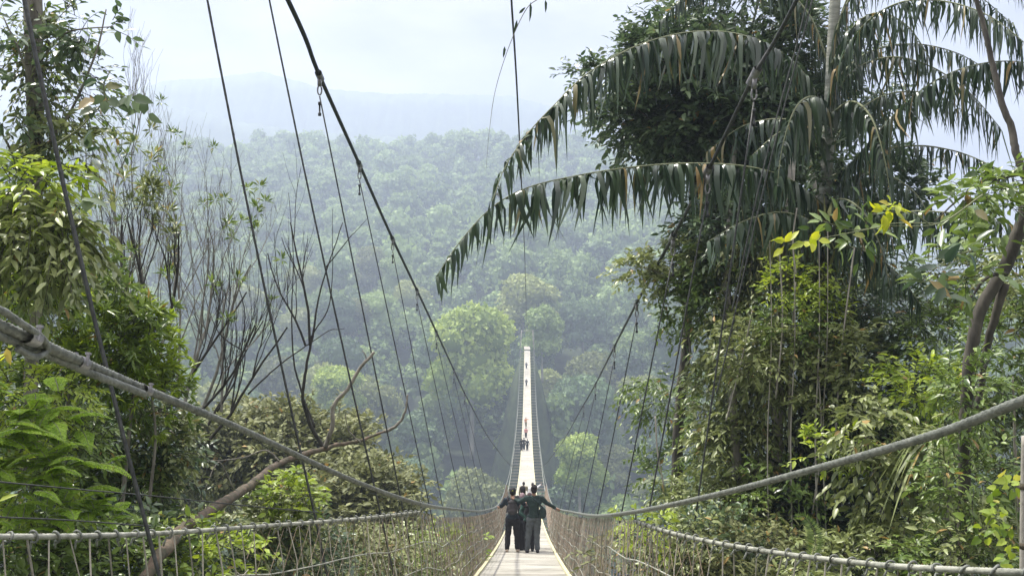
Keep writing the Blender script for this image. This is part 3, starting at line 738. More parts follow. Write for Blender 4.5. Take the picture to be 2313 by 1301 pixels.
# ---- dense dark tree behind the palm
leafy('broadleaf_tree', 'dense dark leaved tree with straight bare dark trunk behind the palm fronds', 'tree',
      [([(1525, 1500, 15.5), (1528, 1180, 15.5), (1537, 950, 15.5), (1552, 740, 15.6), (1560, 560, 15.7), (1580, 380, 15.8), (1620, 230, 16)], .115, .05),
       ([(1575, 400, 15.8), (1500, 300, 15.6), (1430, 240, 15.5)], .04, .015), ([(1600, 330, 15.8), (1720, 260, 16), (1820, 200, 16.2)], .045, .015),
       ([(1610, 260, 16), (1680, 120, 16), (1720, -20, 16)], .045, .015)],
      [dict(c=(1600, 235, 16), r=(235, 160), n=1500, clumps=46, L=.45, k=9, ll=.165, lw=.075, droop=.35, kind='oval'),
       dict(c=(1570, 270, 16.2), r=(200, 110), n=900, L=.4, k=9, ll=.14, lw=.06, shell=.0),
       dict(c=(1730, 430, 15.6), r=(150, 110), n=520, L=.45, k=9, ll=.15, lw=.06), dict(c=(1640, 520, 15.2), r=(110, 90), n=300, L=.4, k=9, ll=.14, lw=.055), dict(c=(1820, 120, 15.5), r=(110, 150), n=380, L=.5, k=9, ll=.15, lw=.05, clumps=18), dict(c=(1520, 100, 15.6), r=(150, 60), n=200, L=.4, k=9, ll=.14, lw=.06, clumps=12), dict(c=(1400, 280, 15.5), r=(70, 75), n=110, L=.4, k=9, ll=.13, lw=.055, clumps=9),
       dict(c=(1770, 250, 16.4), r=(120, 170), n=700, L=.45, k=9, ll=.14, lw=.06),
       dict(c=(1680, 20, 16), r=(175, 95), n=420, L=.45, k=8, ll=.14, lw=.06, clumps=22),
       dict(c=(1480, 130, 15.7), r=(120, 45), n=140, L=.4, k=8, ll=.13, lw=.055, clumps=10),
       dict(c=(1340, 190, 15.2), r=(60, 45), n=60, L=.35, k=8, ll=.12, lw=.05, clumps=6)],
      'darkleaf', 31, 'darkbark', fol='crown', stem='trunk')
leafy('broadleaf_tree', 'dark rounded tree partly hidden behind the right hand palm fronds', 'tree',
      [([(1990, 1500, 17), (1985, 900, 17), (1990, 600, 17), (2000, 430, 17)], .09, .05)],
      [dict(c=(2010, 420, 17), r=(85, 80), n=330, L=.4, k=9, ll=.14, lw=.06), dict(c=(1950, 210, 17), r=(90, 130), n=260, L=.4, k=9, ll=.14, lw=.05, clumps=14),
       dict(c=(1900, 560, 16.5), r=(110, 170), n=420, L=.45, k=9, ll=.14, lw=.055)], 'darkleaf', 33, 'darkbark', fol='crown', stem='trunk')

# ---- creeper clad mass under the palm
leafy('climbing_vine', 'leafy branch of creeper sticking out left of the dark trunk, below the palm frond', 'vine',
      [([(1560, 800, 14.6), (1550, 700, 14.5), (1520, 640, 14.4), (1470, 610, 14.3), (1415, 600, 14.2)], .022, .006)],
      [dict(c=(1450, 605, 14.3), r=(52, 30), n=60, L=.25, k=8, ll=.10, lw=.05, tint=(.3, 1)), dict(c=(1540, 600, 14.5), r=(75, 60), n=150, L=.3, k=8, ll=.11, lw=.05),
       dict(c=(1540, 700, 14.4), r=(55, 70), n=90, L=.3, k=8, ll=.11, lw=.05, m='midleaf'), dict(c=(1640, 620, 14.6), r=(80, 80), n=120, L=.35, k=8, ll=.11, lw=.04)], 'oliveleaf', 35)
leafy('climbing_vine', 'yellow-green vine bushing out in the middle of the hanging mass under the palm', 'vine',
      [([(1790, 1300, 12.4), (1785, 1000, 12.4), (1790, 800, 12.3), (1800, 640, 12.3)], .03, .012)],
      [dict(c=(1790, 640, 12.3), r=(72, 45), n=55, L=.28, k=9, ll=.09, lw=.035, tint=(.2, .9)), dict(c=(1785, 735, 12.2), r=(85, 60), n=70, L=.3, k=9, ll=.09, lw=.035, tint=(0, .8), m='midleaf'),
       dict(c=(1850, 690, 12.4), r=(60, 60), n=60, L=.3, k=8, ll=.1, lw=.04), dict(c=(1700, 790, 12.3), r=(90, 60), n=100, L=.3, k=8, ll=.11, lw=.042, m='oliveleaf'),
       dict(c=(1930, 800, 12), r=(70, 60), n=70, L=.3, k=9, ll=.12, lw=.045, m='oliveleaf'), dict(c=(1890, 900, 12), r=(80, 60), n=90, L=.3, k=8, ll=.12, lw=.04, m='oliveleaf')], 'limeleaf', 37)
leafy('climbing_vine', 'thick curtain of olive green creeper wrapped round the trunks under the palm', 'vine',
      [([(1740, 1500, 13), (1745, 1200, 13), (1760, 900, 13), (1770, 640, 13.4), (1790, 450, 14), (1800, 250, 15)], .10, .05), ([(1650, 1500, 13.3), (1665, 1150, 13.3), (1650, 850, 13.3), (1640, 650, 13.8), (1650, 430, 14.6), (1660, 250, 15.5)], .08, .04),
       ([(1850, 1400, 13), (1880, 1100, 13), (1870, 800, 13.2), (1850, 500, 13.6), (1830, 300, 14)], .06, .03)] + [([(x + k * 3, 1320, 12.0), (x - 4, 1000, 12.0), (x + 5, 760, 12.0), (x + k * 2, 520, 12.1)], .009 + .003 * (k % 3), .006) for k, x in enumerate((1738, 1790, 1846, 1862))],
      [dict(c=(1680, 760, 13.6), r=(95, 120), n=260, L=.4, k=8, ll=.12, lw=.045, droop=.8, up=-.2), dict(c=(1500, 890, 16.5), r=(75, 90), n=130, m='midleaf', L=.4, k=8, ll=.12, lw=.045, clumps=18, droop=.6),
       dict(c=(1670, 1010, 13.1), r=(90, 120), n=280, L=.4, k=8, ll=.12, lw=.045, droop=.7, clumps=22), dict(c=(1700, 540, 14.2), r=(130, 110), n=420, L=.4, k=9, ll=.13, lw=.05, m='darkleaf'), dict(c=(1620, 660, 14), r=(90, 90), n=220, L=.35, k=8, ll=.12, lw=.045, m='midleaf', tint=(0, .6)), dict(c=(1760, 820, 12.6), r=(70, 110), n=130, L=.35, k=8, ll=.12, lw=.04, droop=.8), dict(c=(1868, 430, 13.0), r=(38, 170), n=130, L=.2, k=7, ll=.10, lw=.04, m='darkleaf', droop=.8), dict(c=(1830, 700, 13.0), r=(80, 110), n=200, L=.35, k=8, ll=.12, lw=.045, m='darkleaf'), dict(c=(1760, 1130, 12.3), r=(90, 90), n=110, L=.35, k=8, ll=.12, lw=.045, m='midleaf'), dict(c=(1625, 900, 13.8), r=(65, 150), n=170, L=.35, k=8, ll=.12, lw=.045, droop=.7), dict(c=(1760, 560, 13.6), r=(120, 90), n=200, L=.4, k=8, ll=.14, lw=.03, droop=1.2, up=-.6, m='hazeleaf'), dict(c=(1750, 950, 13.4), r=(100, 160), n=340, L=.45, k=8, ll=.12, lw=.04, droop=.9, up=-.3),
       dict(c=(1520, 1060, 16.5), r=(70, 70), n=90, m='midleaf', L=.35, k=8, ll=.12, lw=.045, clumps=12), dict(c=(1600, 980, 15), r=(60, 200), n=170, L=.35, k=8, ll=.12, lw=.045, m='midleaf', droop=.6), dict(c=(1640, 1150, 13), r=(150, 70), n=260, L=.35, k=8, ll=.11, lw=.04),
       dict(c=(1740, 1150, 13.1), r=(90, 140), n=220, L=.4, k=7, ll=.14, lw=.03, droop=1, up=-.5, m='hazeleaf')], 'oliveleaf', 39, 'palebark')
leafy('shrub', 'dark glossy shrub in deep shade below the palm, right of the pale trunks', 'shrub',
      [([(1900, 1500, 12.6), (1905, 1250, 12.6), (1900, 1000, 12.6)], .03, .01)],
      [dict(c=(1890, 1080, 13), r=(120, 200), n=600, m='shadedleaf', L=.4, k=8, ll=.14, lw=.055, tint=(0, .5)), dict(c=(1960, 880, 13), r=(110, 150), n=420, L=.4, k=8, ll=.14, lw=.05),
       dict(c=(1840, 1180, 12.4), r=(90, 120), n=240, m='shadedleaf', L=.35, k=8, ll=.12, lw=.05, tint=(0, .6)), dict(c=(2080, 1060, 13), r=(120, 160), n=360, L=.4, k=8, ll=.14, lw=.05)], 'darkleaf', 41)
leafy('shrub', 'shrub with drooping grey-green leaves just above the right flared rail, beside dark shade', 'shrub',
      [([(2010, 1400, 9), (2000, 1200, 9), (1980, 1080, 9), (1950, 960, 9)], .018, .006), ([(2000, 1300, 9), (2050, 1180, 9), (2060, 1080, 9)], .014, .005)],
      [dict(c=(1960, 960, 9), r=(90, 60), n=60, L=.25, k=8, ll=.12, lw=.045, droop=.7), dict(c=(2000, 1080, 9), r=(80, 80), n=75, L=.25, k=8, ll=.12, lw=.05, droop=.8),
       dict(c=(2010, 1200, 9), r=(90, 60), n=75, L=.25, k=7, ll=.12, lw=.055, droop=.8), dict(c=(1880, 1010, 9.3), r=(60, 40), n=36, L=.2, k=8, ll=.09, lw=.035, m='limeleaf')], 'oliveleaf', 43)
leafy('shrub', 'bright green bush left of the thick dark limb, above the right handrail cable', 'shrub',
      [([(2120, 1400, 11), (2110, 1100, 11), (2100, 850, 11)], .02, .008)],
      [dict(c=(2130, 760, 12), r=(95, 80), n=170, L=.3, k=8, ll=.09, lw=.035, tint=(.1, .8)), dict(c=(2090, 870, 10.5), r=(95, 60), n=120, L=.28, k=8, ll=.10, lw=.035, m='limeleaf'),
       dict(c=(2190, 640, 12.5), r=(90, 70), n=120, L=.35, k=8, ll=.12, lw=.045, m='oliveleaf'), dict(c=(2150, 960, 11), r=(110, 70), n=150, L=.3, k=8, ll=.1, lw=.035), dict(c=(2060, 690, 13), r=(130, 70), n=220, L=.4, k=8, ll=.12, lw=.04, m='darkleaf')], 'midleaf', 45)
leafy('shrub', 'tangled bush filling the far right edge above the handrail cable', 'shrub',
      [([(2330, 1400, 8.4), (2300, 1100, 8.4), (2290, 850, 8.4)], .025, .008)],
      [dict(c=(2280, 800, 8.8), r=(90, 130), n=200, L=.3, k=8, ll=.09, lw=.032), dict(c=(2320, 1000, 8.8), r=(90, 90), n=150, L=.3, k=8, ll=.09, lw=.03, m='darkleaf'),
       dict(c=(2230, 950, 9), r=(60, 60), n=70, L=.25, k=8, ll=.08, lw=.03, m='oliveleaf'), dict(c=(2200, 1120, 9.4), r=(110, 90), n=170, L=.3, k=8, ll=.09, lw=.035), dict(c=(2300, 1200, 9), r=(90, 90), n=170, L=.3, k=8, ll=.09, lw=.035),
       dict(c=(2190, 880, 7.6), r=(70, 70), n=60, L=.25, k=8, ll=.085, lw=.032), dict(c=(2180, 1080, 7.7), r=(80, 90), n=110, L=.28, k=8, ll=.085, lw=.032), dict(c=(2190, 1220, 7.5), r=(80, 70), n=90, L=.28, k=8, ll=.085, lw=.032, m='oliveleaf'), dict(c=(2300, 650, 8.8), r=(50, 90), n=70, L=.3, k=8, ll=.1, lw=.035, m='oliveleaf')], 'midleaf', 47)
# thick dark limb at the right edge
q = thing('leaning_tree', 'thick dark leaning limb curving down the far right edge', 'tree', tuple(P(2190, 1000, 8)))
lm = MB()
for pts, r0, r1 in (([(2170, 1500, 8.2), (2178, 1150, 8.1), (2182, 900, 8), (2196, 780, 8), (2225, 690, 8), (2278, 600, 8), (2312, 500, 8), (2330, 400, 8)], .05, .058), ([(2330, 420, 8), (2308, 380, 8), (2286, 300, 8.1), (2255, 200, 8.2), (2235, 90, 8.3), (2200, -40, 8.4)], .04, .02),
                    ([(2310, 390, 8), (2250, 402, 7.9), (2190, 425, 7.8), (2110, 500, 7.7)], .022, .005), ([(2275, 615, 8), (2235, 622, 7.9), (2200, 660, 7.9), (2175, 680, 7.9)], .02, .006), ([(2270, 640, 8.05), (2235, 760, 8.1), (2215, 870, 8.2), (2190, 960, 8.2)], .04, .02)):
    c = smoothpath(np.array([P(*a) for a in pts]), 12); c += np.cumsum(RS(4).normal(size=c.shape), 0) * .003
    tube(lm, c, np.linspace(r0, r1, len(c)), 12)
lm.build('trunk', M['darkbark'], q)
lb = MB(); tw_ = MB(); rs = RS(9)
for c_, r_, n_, m_ in (((2270, 440, 7.6), (70, 45), 40, 0), ((2200, 440, 7.4), (60, 35), 24, 0), ((2150, 600, 7.2), (90, 50), 16, 0)):
    d = c_[2]; sprays(lb, tw_, rs, P(*c_), (r_[0] * d / F, .3, r_[1] * d / F), n_, .25, 7, .13, .055, .4)
lb.build('crown', M['midleaf'], q); tw_.build('branch', M['twig'], q)
# sprig of bright yellow leaves
def sprig(label, stems, tufts, lmk, ll, lw, kind='oval', name='leafy_sprig', seed=3):
    rs = RS(seed); t = thing(name, label, 'branch', tuple(P(*stems[0][0]))); sm = MB(); lb = MB()
    for s_ in stems:
        c = smoothpath(np.array([P(*a) for a in s_]), 8); tube(sm, c, np.linspace(.006, .0025, len(c)), 6)
    sm.build('stem', M['rachis'], t)
    for (px, py, d, n, sp) in tufts:
        c = P(px, py, d); dr = rs.normal(size=(n, 3)) * np.array((1, .5, .8)) - UP * .1
        pos = c + dr * sp * .25 + rs.normal(size=(n, 3)) * sp * .3; lb = MB()
        leaves(lb, pos, dr, rs.normal(size=(n, 3)) * .4 + np.array((0, -.7, .7)), ll * rs.uniform(.7, 1.2, n), lw * rs.uniform(.8, 1.2, n), rs.rand(n), kind)
        lb.build('leaf_cluster', M[lmk], t)
    return t
sprig('thin twig with two tufts of bright yellow leaves crossing in front of the palm trunk', [[(2220, 440, 6.6), (2120, 505, 6.5), (2000, 512, 6.4), (1900, 530, 6.3), (1780, 552, 6.2)], [(2100, 508, 6.5), (2060, 480, 6.4), (2010, 468, 6.4)]],
      [(2010, 470, 6.4, 14, .08), (2000, 480, 6.4, 8, .10), (1775, 548, 6.2, 7, .06), (1830, 545, 6.2, 7, .07)], 'yellowleaf', .105, .05)
sprig('dark broad leaves on a thin twig left of the thick limb', [[(2240, 560, 6.8), (2180, 570, 6.7), (2120, 600, 6.6), (2080, 640, 6.6)]],
      [(2180, 570, 6.7, 6, .1), (2130, 590, 6.6, 7, .12), (2130, 640, 6.6, 7, .14), (2090, 630, 6.6, 4, .1), (2200, 490, 6.8, 5, .12)], 'darkleaf', .17, .075, seed=6)
sprig('green leaf sprays on the twig between the palm trunk and yellow tuft', [[(2120, 505, 7), (2020, 505, 7), (1930, 520, 7), (1860, 500, 7)]],
      [(1960, 500, 7, 22, .22), (1890, 510, 7, 18, .2), (1930, 540, 7, 12, .2)], 'midleaf', .13, .045, seed=8)
sprig('plant with big yellow-green heart shaped leaves beside the pole at the right', [[(2320, 1330, 5.2), (2300, 1200, 5.2), (2290, 1080, 5.2)], [(2300, 1230, 5.2), (2250, 1170, 5.1), (2225, 1190, 5.1)]],
      [(2285, 1090, 5.2, 12, .12), (2262, 1150, 5.1, 12, .12), (2235, 1205, 5.1, 9, .10), (2290, 1180, 5.15, 12, .14), (2290, 1250, 5.2, 12, .12)], 'limeleaf', .062, .048, 'heart', 'climbing_plant', 12)
# strap leaved plant
def strap(label, c0, n, ll, lw, lmk, seed, trunk=None, spread=1., droop=1.2, name='strap_leaved_plant'):
    rs = RS(seed); t = thing(name, label, 'plant', tuple(P(*(trunk[-1] if trunk else c0))))
    if trunk:
        sm = MB(); c = smoothpath(np.array([P(*a) for a in trunk]), 8); tube(sm, c, np.linspace(.03, .05, len(c)), 9); sm.build('trunk', M['greytwig'], t)
    lb = MB(); base = P(*c0); m = 7; tt = np.linspace(0, 1, m)
    a = rs.rand(n) * 6.28; el = rs.uniform(.1, 1.1, n); D = np.stack([np.cos(a) * np.cos(el), np.sin(a) * np.cos(el), np.sin(el)], -1) * spread
    Ls = ll * rs.uniform(.6, 1.15, n)
    q = base + rs.normal(size=(n, 1, 3)) * .02 + D[:, None] * (Ls[:, None] * tt)[..., None] - UP * (droop * Ls[:, None] * tt**2)[..., None]
    W = nrm(np.cross(D, UP + rs.normal(size=(n, 3)) * .3)); hw = lw * .5 * np.interp(tt, [0, .3, .7, 1], [.7, 1, .7, .03])
    V = np.stack([q - W[:, None] * hw[None, :, None], q + W[:, None] * hw[None, :, None]], 2)
    b = (np.arange(n) * m * 2)[:, None] + (np.arange(m - 1) * 2)[None]
    lb.add(V.reshape(-1, 3), np.stack([b, b + 1, b + 3, b + 2], -1).reshape(-1, 4), np.repeat(rs.rand(n), m * 2))
    lb.build('leaf_rosette', M[lmk], t); return t
strap('strap leaved plant with arching grey-green blades hanging below the right handrail cable', (2120, 990, 8.6), 60, .75, .035, 'oliveleaf', 3, [(2130, 990, 8.6), (2138, 1080, 8.6), (2140, 1200, 8.6), (2130, 1320, 8.6)])
strap('dark strap leaved plant low at the right, behind the flared rail', (2150, 1130, 8.9), 46, .7, .03, 'midleaf', 4, [(2150, 1130, 8.9), (2150, 1300, 8.9)])
# fern frond above the right rail
t = thing('fern_frond', 'single upright fern frond curling above the right flared rail', 'fern', tuple(P(1832, 1262, 5.6)))
lb, rb = MB(), MB(); rs = RS(2)
c = resample(smoothpath(np.array([P(1832, 1262, 5.6), P(1842, 1225, 5.6), P(1838, 1195, 5.6), P(1818, 1168, 5.6), P(1798, 1166, 5.6)]), 10), .011); n = len(c)
tube(rb, c, np.linspace(.0035, .001, n), 5)
T = nrm(np.gradient(c, axis=0)); S = nrm(np.cross(T, (0, 1., 0)))
for sd in (-1, 1):
    w_ = np.interp(np.linspace(0, 1, n), [0, .3, 1], [.045, .072, .02]); leaves(lb, c, S * sd + T * .35 - UP * .1, np.tile((0, -1., .3), (n, 1)), w_, .012, rs.rand(n), 'diamond')
o = lb.build('pinnae', M['midleaf'], t); rb.build('rib', M['rachis'], t)
# pole at the right edge
t = thing('pole', 'pale weathered wooden pole at the lower right edge', 'pole', tuple(P(2308, 1420, 4.6)))
pm = MB(); c = smoothpath(np.array([P(2312, 1450, 4.6), P(2312, 1300, 4.6), P(2313, 1150, 4.6), P(2316, 985, 4.6)]), 8); tube(pm, c, np.linspace(.019, .018, len(c)), 12); pm.build('post', M['palebark'], t)
for y in (1098, 1232):
    pm = MB(); tube(pm, [P(2313, y - 7, 4.6), P(2313, y + 7, 4.6)], .021, 12); pm.build('band', M['redbark'], t)
# hanging lianas
rs = RS(66)
for k, (x0, y0, x1, y1, d) in enumerate(((1760, 560, 1752, 900, 12), (1800, 470, 1798, 620, 12), (1480, 940, 1500, 1100, 12.5), (1930, 560, 1885, 1010, 12), (1700, 700, 1640, 950, 12.4), (1850, 850, 1835, 1160, 12))):
    t = thing('liana', ('pale straight liana hanging in front of the creeper mass', 'short pale liana hanging beside the yellow leaf tuft', 'liana hanging beside the dark bare trunk', 'long thin liana hanging right of the palm trunk', 'slanting thin liana in the middle of the creeper mass', 'thin liana hanging in the deep shade')[k], 'vine', tuple(P(x1, y1, d)))
    pm = MB(); c = smoothpath(np.array([P(x0, y0, d), P((x0 + x1) / 2 + rs.normal() * 8, (y0 + y1) / 2, d), P(x1, y1, d)]), 12); tube(pm, c, .011, 6); pm.build('stem', M['palebark'], t)

# ---- left side
leafy('creeper_tree', 'slim grey trunk wrapped in creepers at the top left, dark leaves against the sky', 'tree',
      [([(60, 1100, 7.4), (78, 700, 7.4), (82, 420, 7.4), (88, 200, 7.4), (80, -60, 7.4)], .055, .05), ([(84, 420, 7.4), (70, 250, 7.3), (60, -40, 7.3)], .03, .025),
       ([(90, 350, 7.4), (160, 250, 7.3), (215, 120, 7.2), (240, 20, 7.2)], .014, .005), ([(88, 250, 7.3), (50, 130, 7.2), (10, 40, 7.1)], .014, .005), ([(60, 430, 7.3), (20, 330, 7.2), (-30, 250, 7.1)], .014, .006), ([(90, 140, 7.3), (150, 75, 7.2), (255, 60, 7.1)], .012, .004)],
      [dict(c=(40, 60, 7.6), r=(120, 120), n=30, m='midleaf', tint=(0, .7), L=.3, k=8, ll=.08, lw=.032, droop=.5), dict(c=(150, 250, 7.8), r=(110, 120), n=40, L=.3, k=8, ll=.07, lw=.026, droop=.4, m='midleaf', clumps=20), dict(c=(95, 200, 7.4), r=(50, 220), n=110, m='oliveleaf', tint=(0, .5), L=.2, k=7, ll=.075, lw=.028, droop=.8, up=-.3), dict(c=(160, 160, 7.3), r=(90, 150), n=55, L=.3, k=7, ll=.065, lw=.026, droop=.4, m='darkleaf', clumps=16),
       dict(c=(20, 170, 7.1), r=(60, 190), n=40, L=.3, k=7, ll=.11, lw=.045, droop=.5), dict(c=(190, 60, 7.2), r=(65, 60), n=34, L=.2, k=6, ll=.09, lw=.045, clumps=6), dict(c=(150, 330, 7.2), r=(80, 60), n=55, L=.3, k=7, ll=.10, lw=.035, droop=.6, m='oliveleaf')],
      'darkleaf', 51, 'bark', fol='crown', stem='trunk')
sprig('cluster of large dark leaves hanging against the hazy sky at the upper left', [[(120, 330, 5.2), (180, 290, 5.1), (240, 230, 5), (300, 215, 5)], [(240, 235, 5), (235, 190, 5), (250, 160, 5)]],
      [(235, 190, 5, 6, .06), (250, 220, 5, 7, .07), (300, 220, 5, 5, .05), (225, 240, 5, 4, .06), (330, 258, 5, 3, .05), (200, 345, 5.1, 5, .08), (195, 440, 5.1, 4, .07)], 'darkleaf', .11, .055, seed=14)
leafy('leafy_tree', 'tree with drooping light yellow-green leaves at the left edge', 'tree',
      [([(-60, 1100, 6.4), (-20, 700, 6.4), (30, 480, 6.4), (90, 400, 6.3)], .04, .012), ([(-10, 600, 6.4), (60, 520, 6.3), (140, 500, 6.2)], .015, .005)],
      [dict(c=(60, 430, 6.4), r=(120, 70), n=85, L=.28, k=8, ll=.095, lw=.036, droop=.6, m='limeleaf'), dict(c=(70, 520, 6.3), r=(110, 70), n=95, L=.28, k=8, ll=.115, lw=.038, droop=.8), dict(c=(140, 560, 6.2), r=(50, 80), n=42, L=.25, k=8, ll=.09, lw=.032, droop=.9, m='oliveleaf'),
       dict(c=(20, 600, 6.5), r=(110, 60), n=70, L=.28, k=8, ll=.10, lw=.036), dict(c=(60, 560, 6.8), r=(120, 120), n=130, L=.3, k=8, ll=.09, lw=.032, m='midleaf')], 'oliveleaf', 53, fol='crown', stem='trunk')
leafy('shrub', 'dense shrub with narrow whorled leaves and bright tips, above the spliced cable', 'shrub',
      [([(120, 1400, 8.2), (140, 1100, 8.2), (160, 800, 8.2)], .03, .012), ([(260, 1300, 8.4), (290, 1000, 8.4), (310, 800, 8.4)], .025, .01), ([(330, 1200, 8.4), (350, 1000, 8.4), (340, 880, 8.4)], .018, .008)],
      [dict(c=(60, 680, 7.6), r=(110, 60), n=120, L=.16, k=10, ll=.115, lw=.026, whorl=True, up=.9, kind='diamond', tint=(.3, 1), m='limeleaf', tr=.005), dict(c=(170, 740, 8.2), r=(180, 120), n=400, L=.2, k=10, ll=.12, lw=.026, whorl=True, up=.9, kind='diamond'),
       dict(c=(280, 790, 8.4), r=(110, 90), n=190, m='limeleaf', tint=(0, .5), L=.2, k=10, ll=.12, lw=.026, whorl=True, up=.9, kind='diamond'), dict(c=(330, 880, 8.4), r=(75, 60), n=95, m='limeleaf', tint=(0, .6), L=.2, k=10, ll=.11, lw=.025, whorl=True, up=.9, kind='diamond'),
       dict(c=(180, 900, 8.8), r=(200, 120), n=420, L=.25, k=10, ll=.12, lw=.028, whorl=True, up=.6, kind='diamond', tint=(0, .5)), dict(c=(200, 600, 8.6), r=(60, 60), n=50, L=.2, k=10, ll=.11, lw=.025, whorl=True, up=.9, kind='diamond')], 'midleaf', 55)
leafy('shrub', 'shaded dark green shrub below the left handrail cable', 'shrub',
      [([(230, 1500, 9), (240, 1200, 9), (250, 1000, 9)], .035, .012), ([(300, 1400, 9), (330, 1150, 9), (360, 960, 9)], .02, .008)],
      [dict(c=(250, 1040, 9.3), r=(170, 140), n=520, L=.3, k=8, ll=.1, lw=.035), dict(c=(90, 1080, 9), r=(160, 160), n=480, m='midleaf', tint=(0, .5), L=.3, k=8, ll=.1, lw=.035), dict(c=(360, 1010, 9), r=(60, 90), n=110, L=.25, k=8, ll=.09, lw=.035, m='oliveleaf'),
       dict(c=(290, 1130, 8.8), r=(60, 80), n=100, L=.25, k=8, ll=.09, lw=.03, m='midleaf')], 'darkleaf', 57)
# ferny bright fronds lower left
def fernbush(label, crowns, n, ll, seed, lmk='fern', width=.26, pin=26):
    rs = RS(seed); b = P(*crowns[0]); t = thing('fern_bush', label, 'fern', tuple(b)); lb, rb = MB(), MB()
    for cx, cy_, d in crowns:
        base = P(cx, cy_, d)
        for i in range(n):
            a = rs.uniform(-1.2, 4.3); el = rs.uniform(.1, 1.0); D = np.array((math.cos(a) * math.cos(el), math.sin(a) * math.cos(el) * .8, math.sin(el)))
            Lf = ll * rs.uniform(.6, 1.1); tt = np.linspace(0, 1, pin)[:, None]
            c = base + rs.normal(size=3) * .08 + D * Lf * tt - UP * .55 * Lf * tt**2
            tube(rb, c, np.linspace(.004, .001, pin), 4, cap=False)
            T = nrm(np.gradient(c, axis=0)); S = nrm(np.cross(T, UP))
            for sd in (-1, 1):
                w_ = Lf * width * np.interp(tt[:, 0], [0, .25, 1], [.45, 1, .12]); pd = S * sd + T * .55 - UP * .25
                m = 9      # pinnules along each pinna
                pt_ = c[:, None] + nrm(pd)[:, None] * w_[:, None, None] * np.linspace(.08, 1, m)[None, :, None]
                for s2 in (-1, 1):
                    leaves(lb, pt_.reshape(-1, 3), np.repeat(nrm(pd) * .5 + s2 * T, m, 0) + rs.normal(size=(pin * m, 3)) * .15, np.tile(UP, (pin * m, 1)) + rs.normal(size=(pin * m, 3)) * .35, np.repeat(w_, m) * .20, .011, np.clip(np.repeat(rs.rand(pin), m) * .5 + rs.rand() * .5, 0, 1), 'diamond')
    lb.build('fronds', M[lmk], t); rb.build('ribs', M['rachis'], t); return t
fernbush('bright yellow-green feathery fern fronds just below the spliced cable', [(20, 960, 5.6), (90, 930, 5.8), (-40, 880, 5.5), (60, 1040, 5.6), (170, 1010, 5.9), (120, 1060, 5.7), (0, 1080, 5.6)], 12, .30, 61)
fernbush('feathery fern fronds low down over the left flared rail', [(120, 1160, 5.8), (180, 1130, 6), (40, 1150, 5.7), (230, 1150, 6)], 10, .27, 62)
sprig('orange tinted broad leaves at the far left, under the cable splice', [[(-60, 860, 4.2), (0, 810, 4.2), (30, 790, 4.2)]], [(10, 790, 4.2, 8, .06), (0, 1140, 4.4, 6, .08)], 'yellowleaf', .08, .035, seed=19)
leafy('shrub', 'light yellow-green fine leaved shrub behind the feathery ferns at the lower left', 'shrub', [([(60, 1350, 6.4), (70, 1100, 6.4), (60, 900, 6.4)], .015, .006)],
      [dict(c=(60, 900, 6.4), r=(140, 70), n=120, L=.22, k=12, ll=.06, lw=.02, droop=.4, m='limeleaf', tint=(.2, 1)), dict(c=(120, 1000, 6.5), r=(130, 80), n=150, L=.22, k=12, ll=.06, lw=.02, droop=.4), dict(c=(40, 1100, 6.3), r=(130, 80), n=110, L=.22, k=12, ll=.06, lw=.02, droop=.4, m='limeleaf')], 'midleaf', 64)
# undergrowth right behind the rails
leafy('shrub', 'yellow-green shrub with small rounded leaves behind the left flared rail, right of the fallen trunk', 'shrub',
      [([(655, 1450, 10), (652, 1250, 10), (650, 1120, 10)], .05, .02), ([(560, 1400, 10), (540, 1250, 10), (560, 1180, 10)], .02, .008)],
      [dict(c=(650, 1120, 10), r=(60, 40), n=90, L=.25, k=8, ll=.085, lw=.042, m='limeleaf'), dict(c=(640, 1180, 10), r=(70, 50), n=140, L=.28, k=8, ll=.085, lw=.04), dict(c=(640, 1260, 10.3), r=(150, 90), n=300, L=.3, k=8, ll=.09, lw=.04, m='darkleaf'), dict(c=(500, 1250, 10), r=(130, 80), n=220, L=.3, k=8, ll=.09, lw=.04)], 'oliveleaf', 63)
leafy('shrub', 'low mixed green shrubs right behind the left flared rail near the camera', 'shrub',
      [([(80, 1500, 6.4), (90, 1300, 6.4)], .02, .01)],
      [dict(c=(60, 1250, 6.6), r=(150, 80), n=170, L=.25, k=8, ll=.085, lw=.034), dict(c=(230, 1270, 6.8), r=(160, 90), n=200, L=.25, k=8, ll=.085, lw=.035), dict(c=(440, 1270, 7.2), r=(130, 80), n=130, L=.25, k=8, ll=.085, lw=.036, m='limeleaf'), dict(c=(330, 1240, 7.4), r=(150, 70), n=170, L=.25, k=8, ll=.085, lw=.035, m='darkleaf'), dict(c=(110, 1200, 7.4), r=(180, 60), n=200, L=.25, k=8, ll=.085, lw=.035, m='darkleaf')], 'midleaf', 65)
leafy('shrub', 'soft green bushes low behind the left rope fence, close to the deck', 'shrub',
      [([(900, 1450, 17), (905, 1300, 17)], .03, .01)], [dict(c=(900, 1280, 17), r=(130, 70), n=330, L=.4, k=8, ll=.13, lw=.055), dict(c=(1000, 1250, 19), r=(90, 50), n=170, L=.4, k=8, ll=.14, lw=.06, m='limeleaf', tint=(0, .5)), dict(c=(780, 1270, 15), r=(130, 70), n=300, L=.4, k=8, ll=.12, lw=.05, m='hazeleaf')], 'oliveleaf', 67)
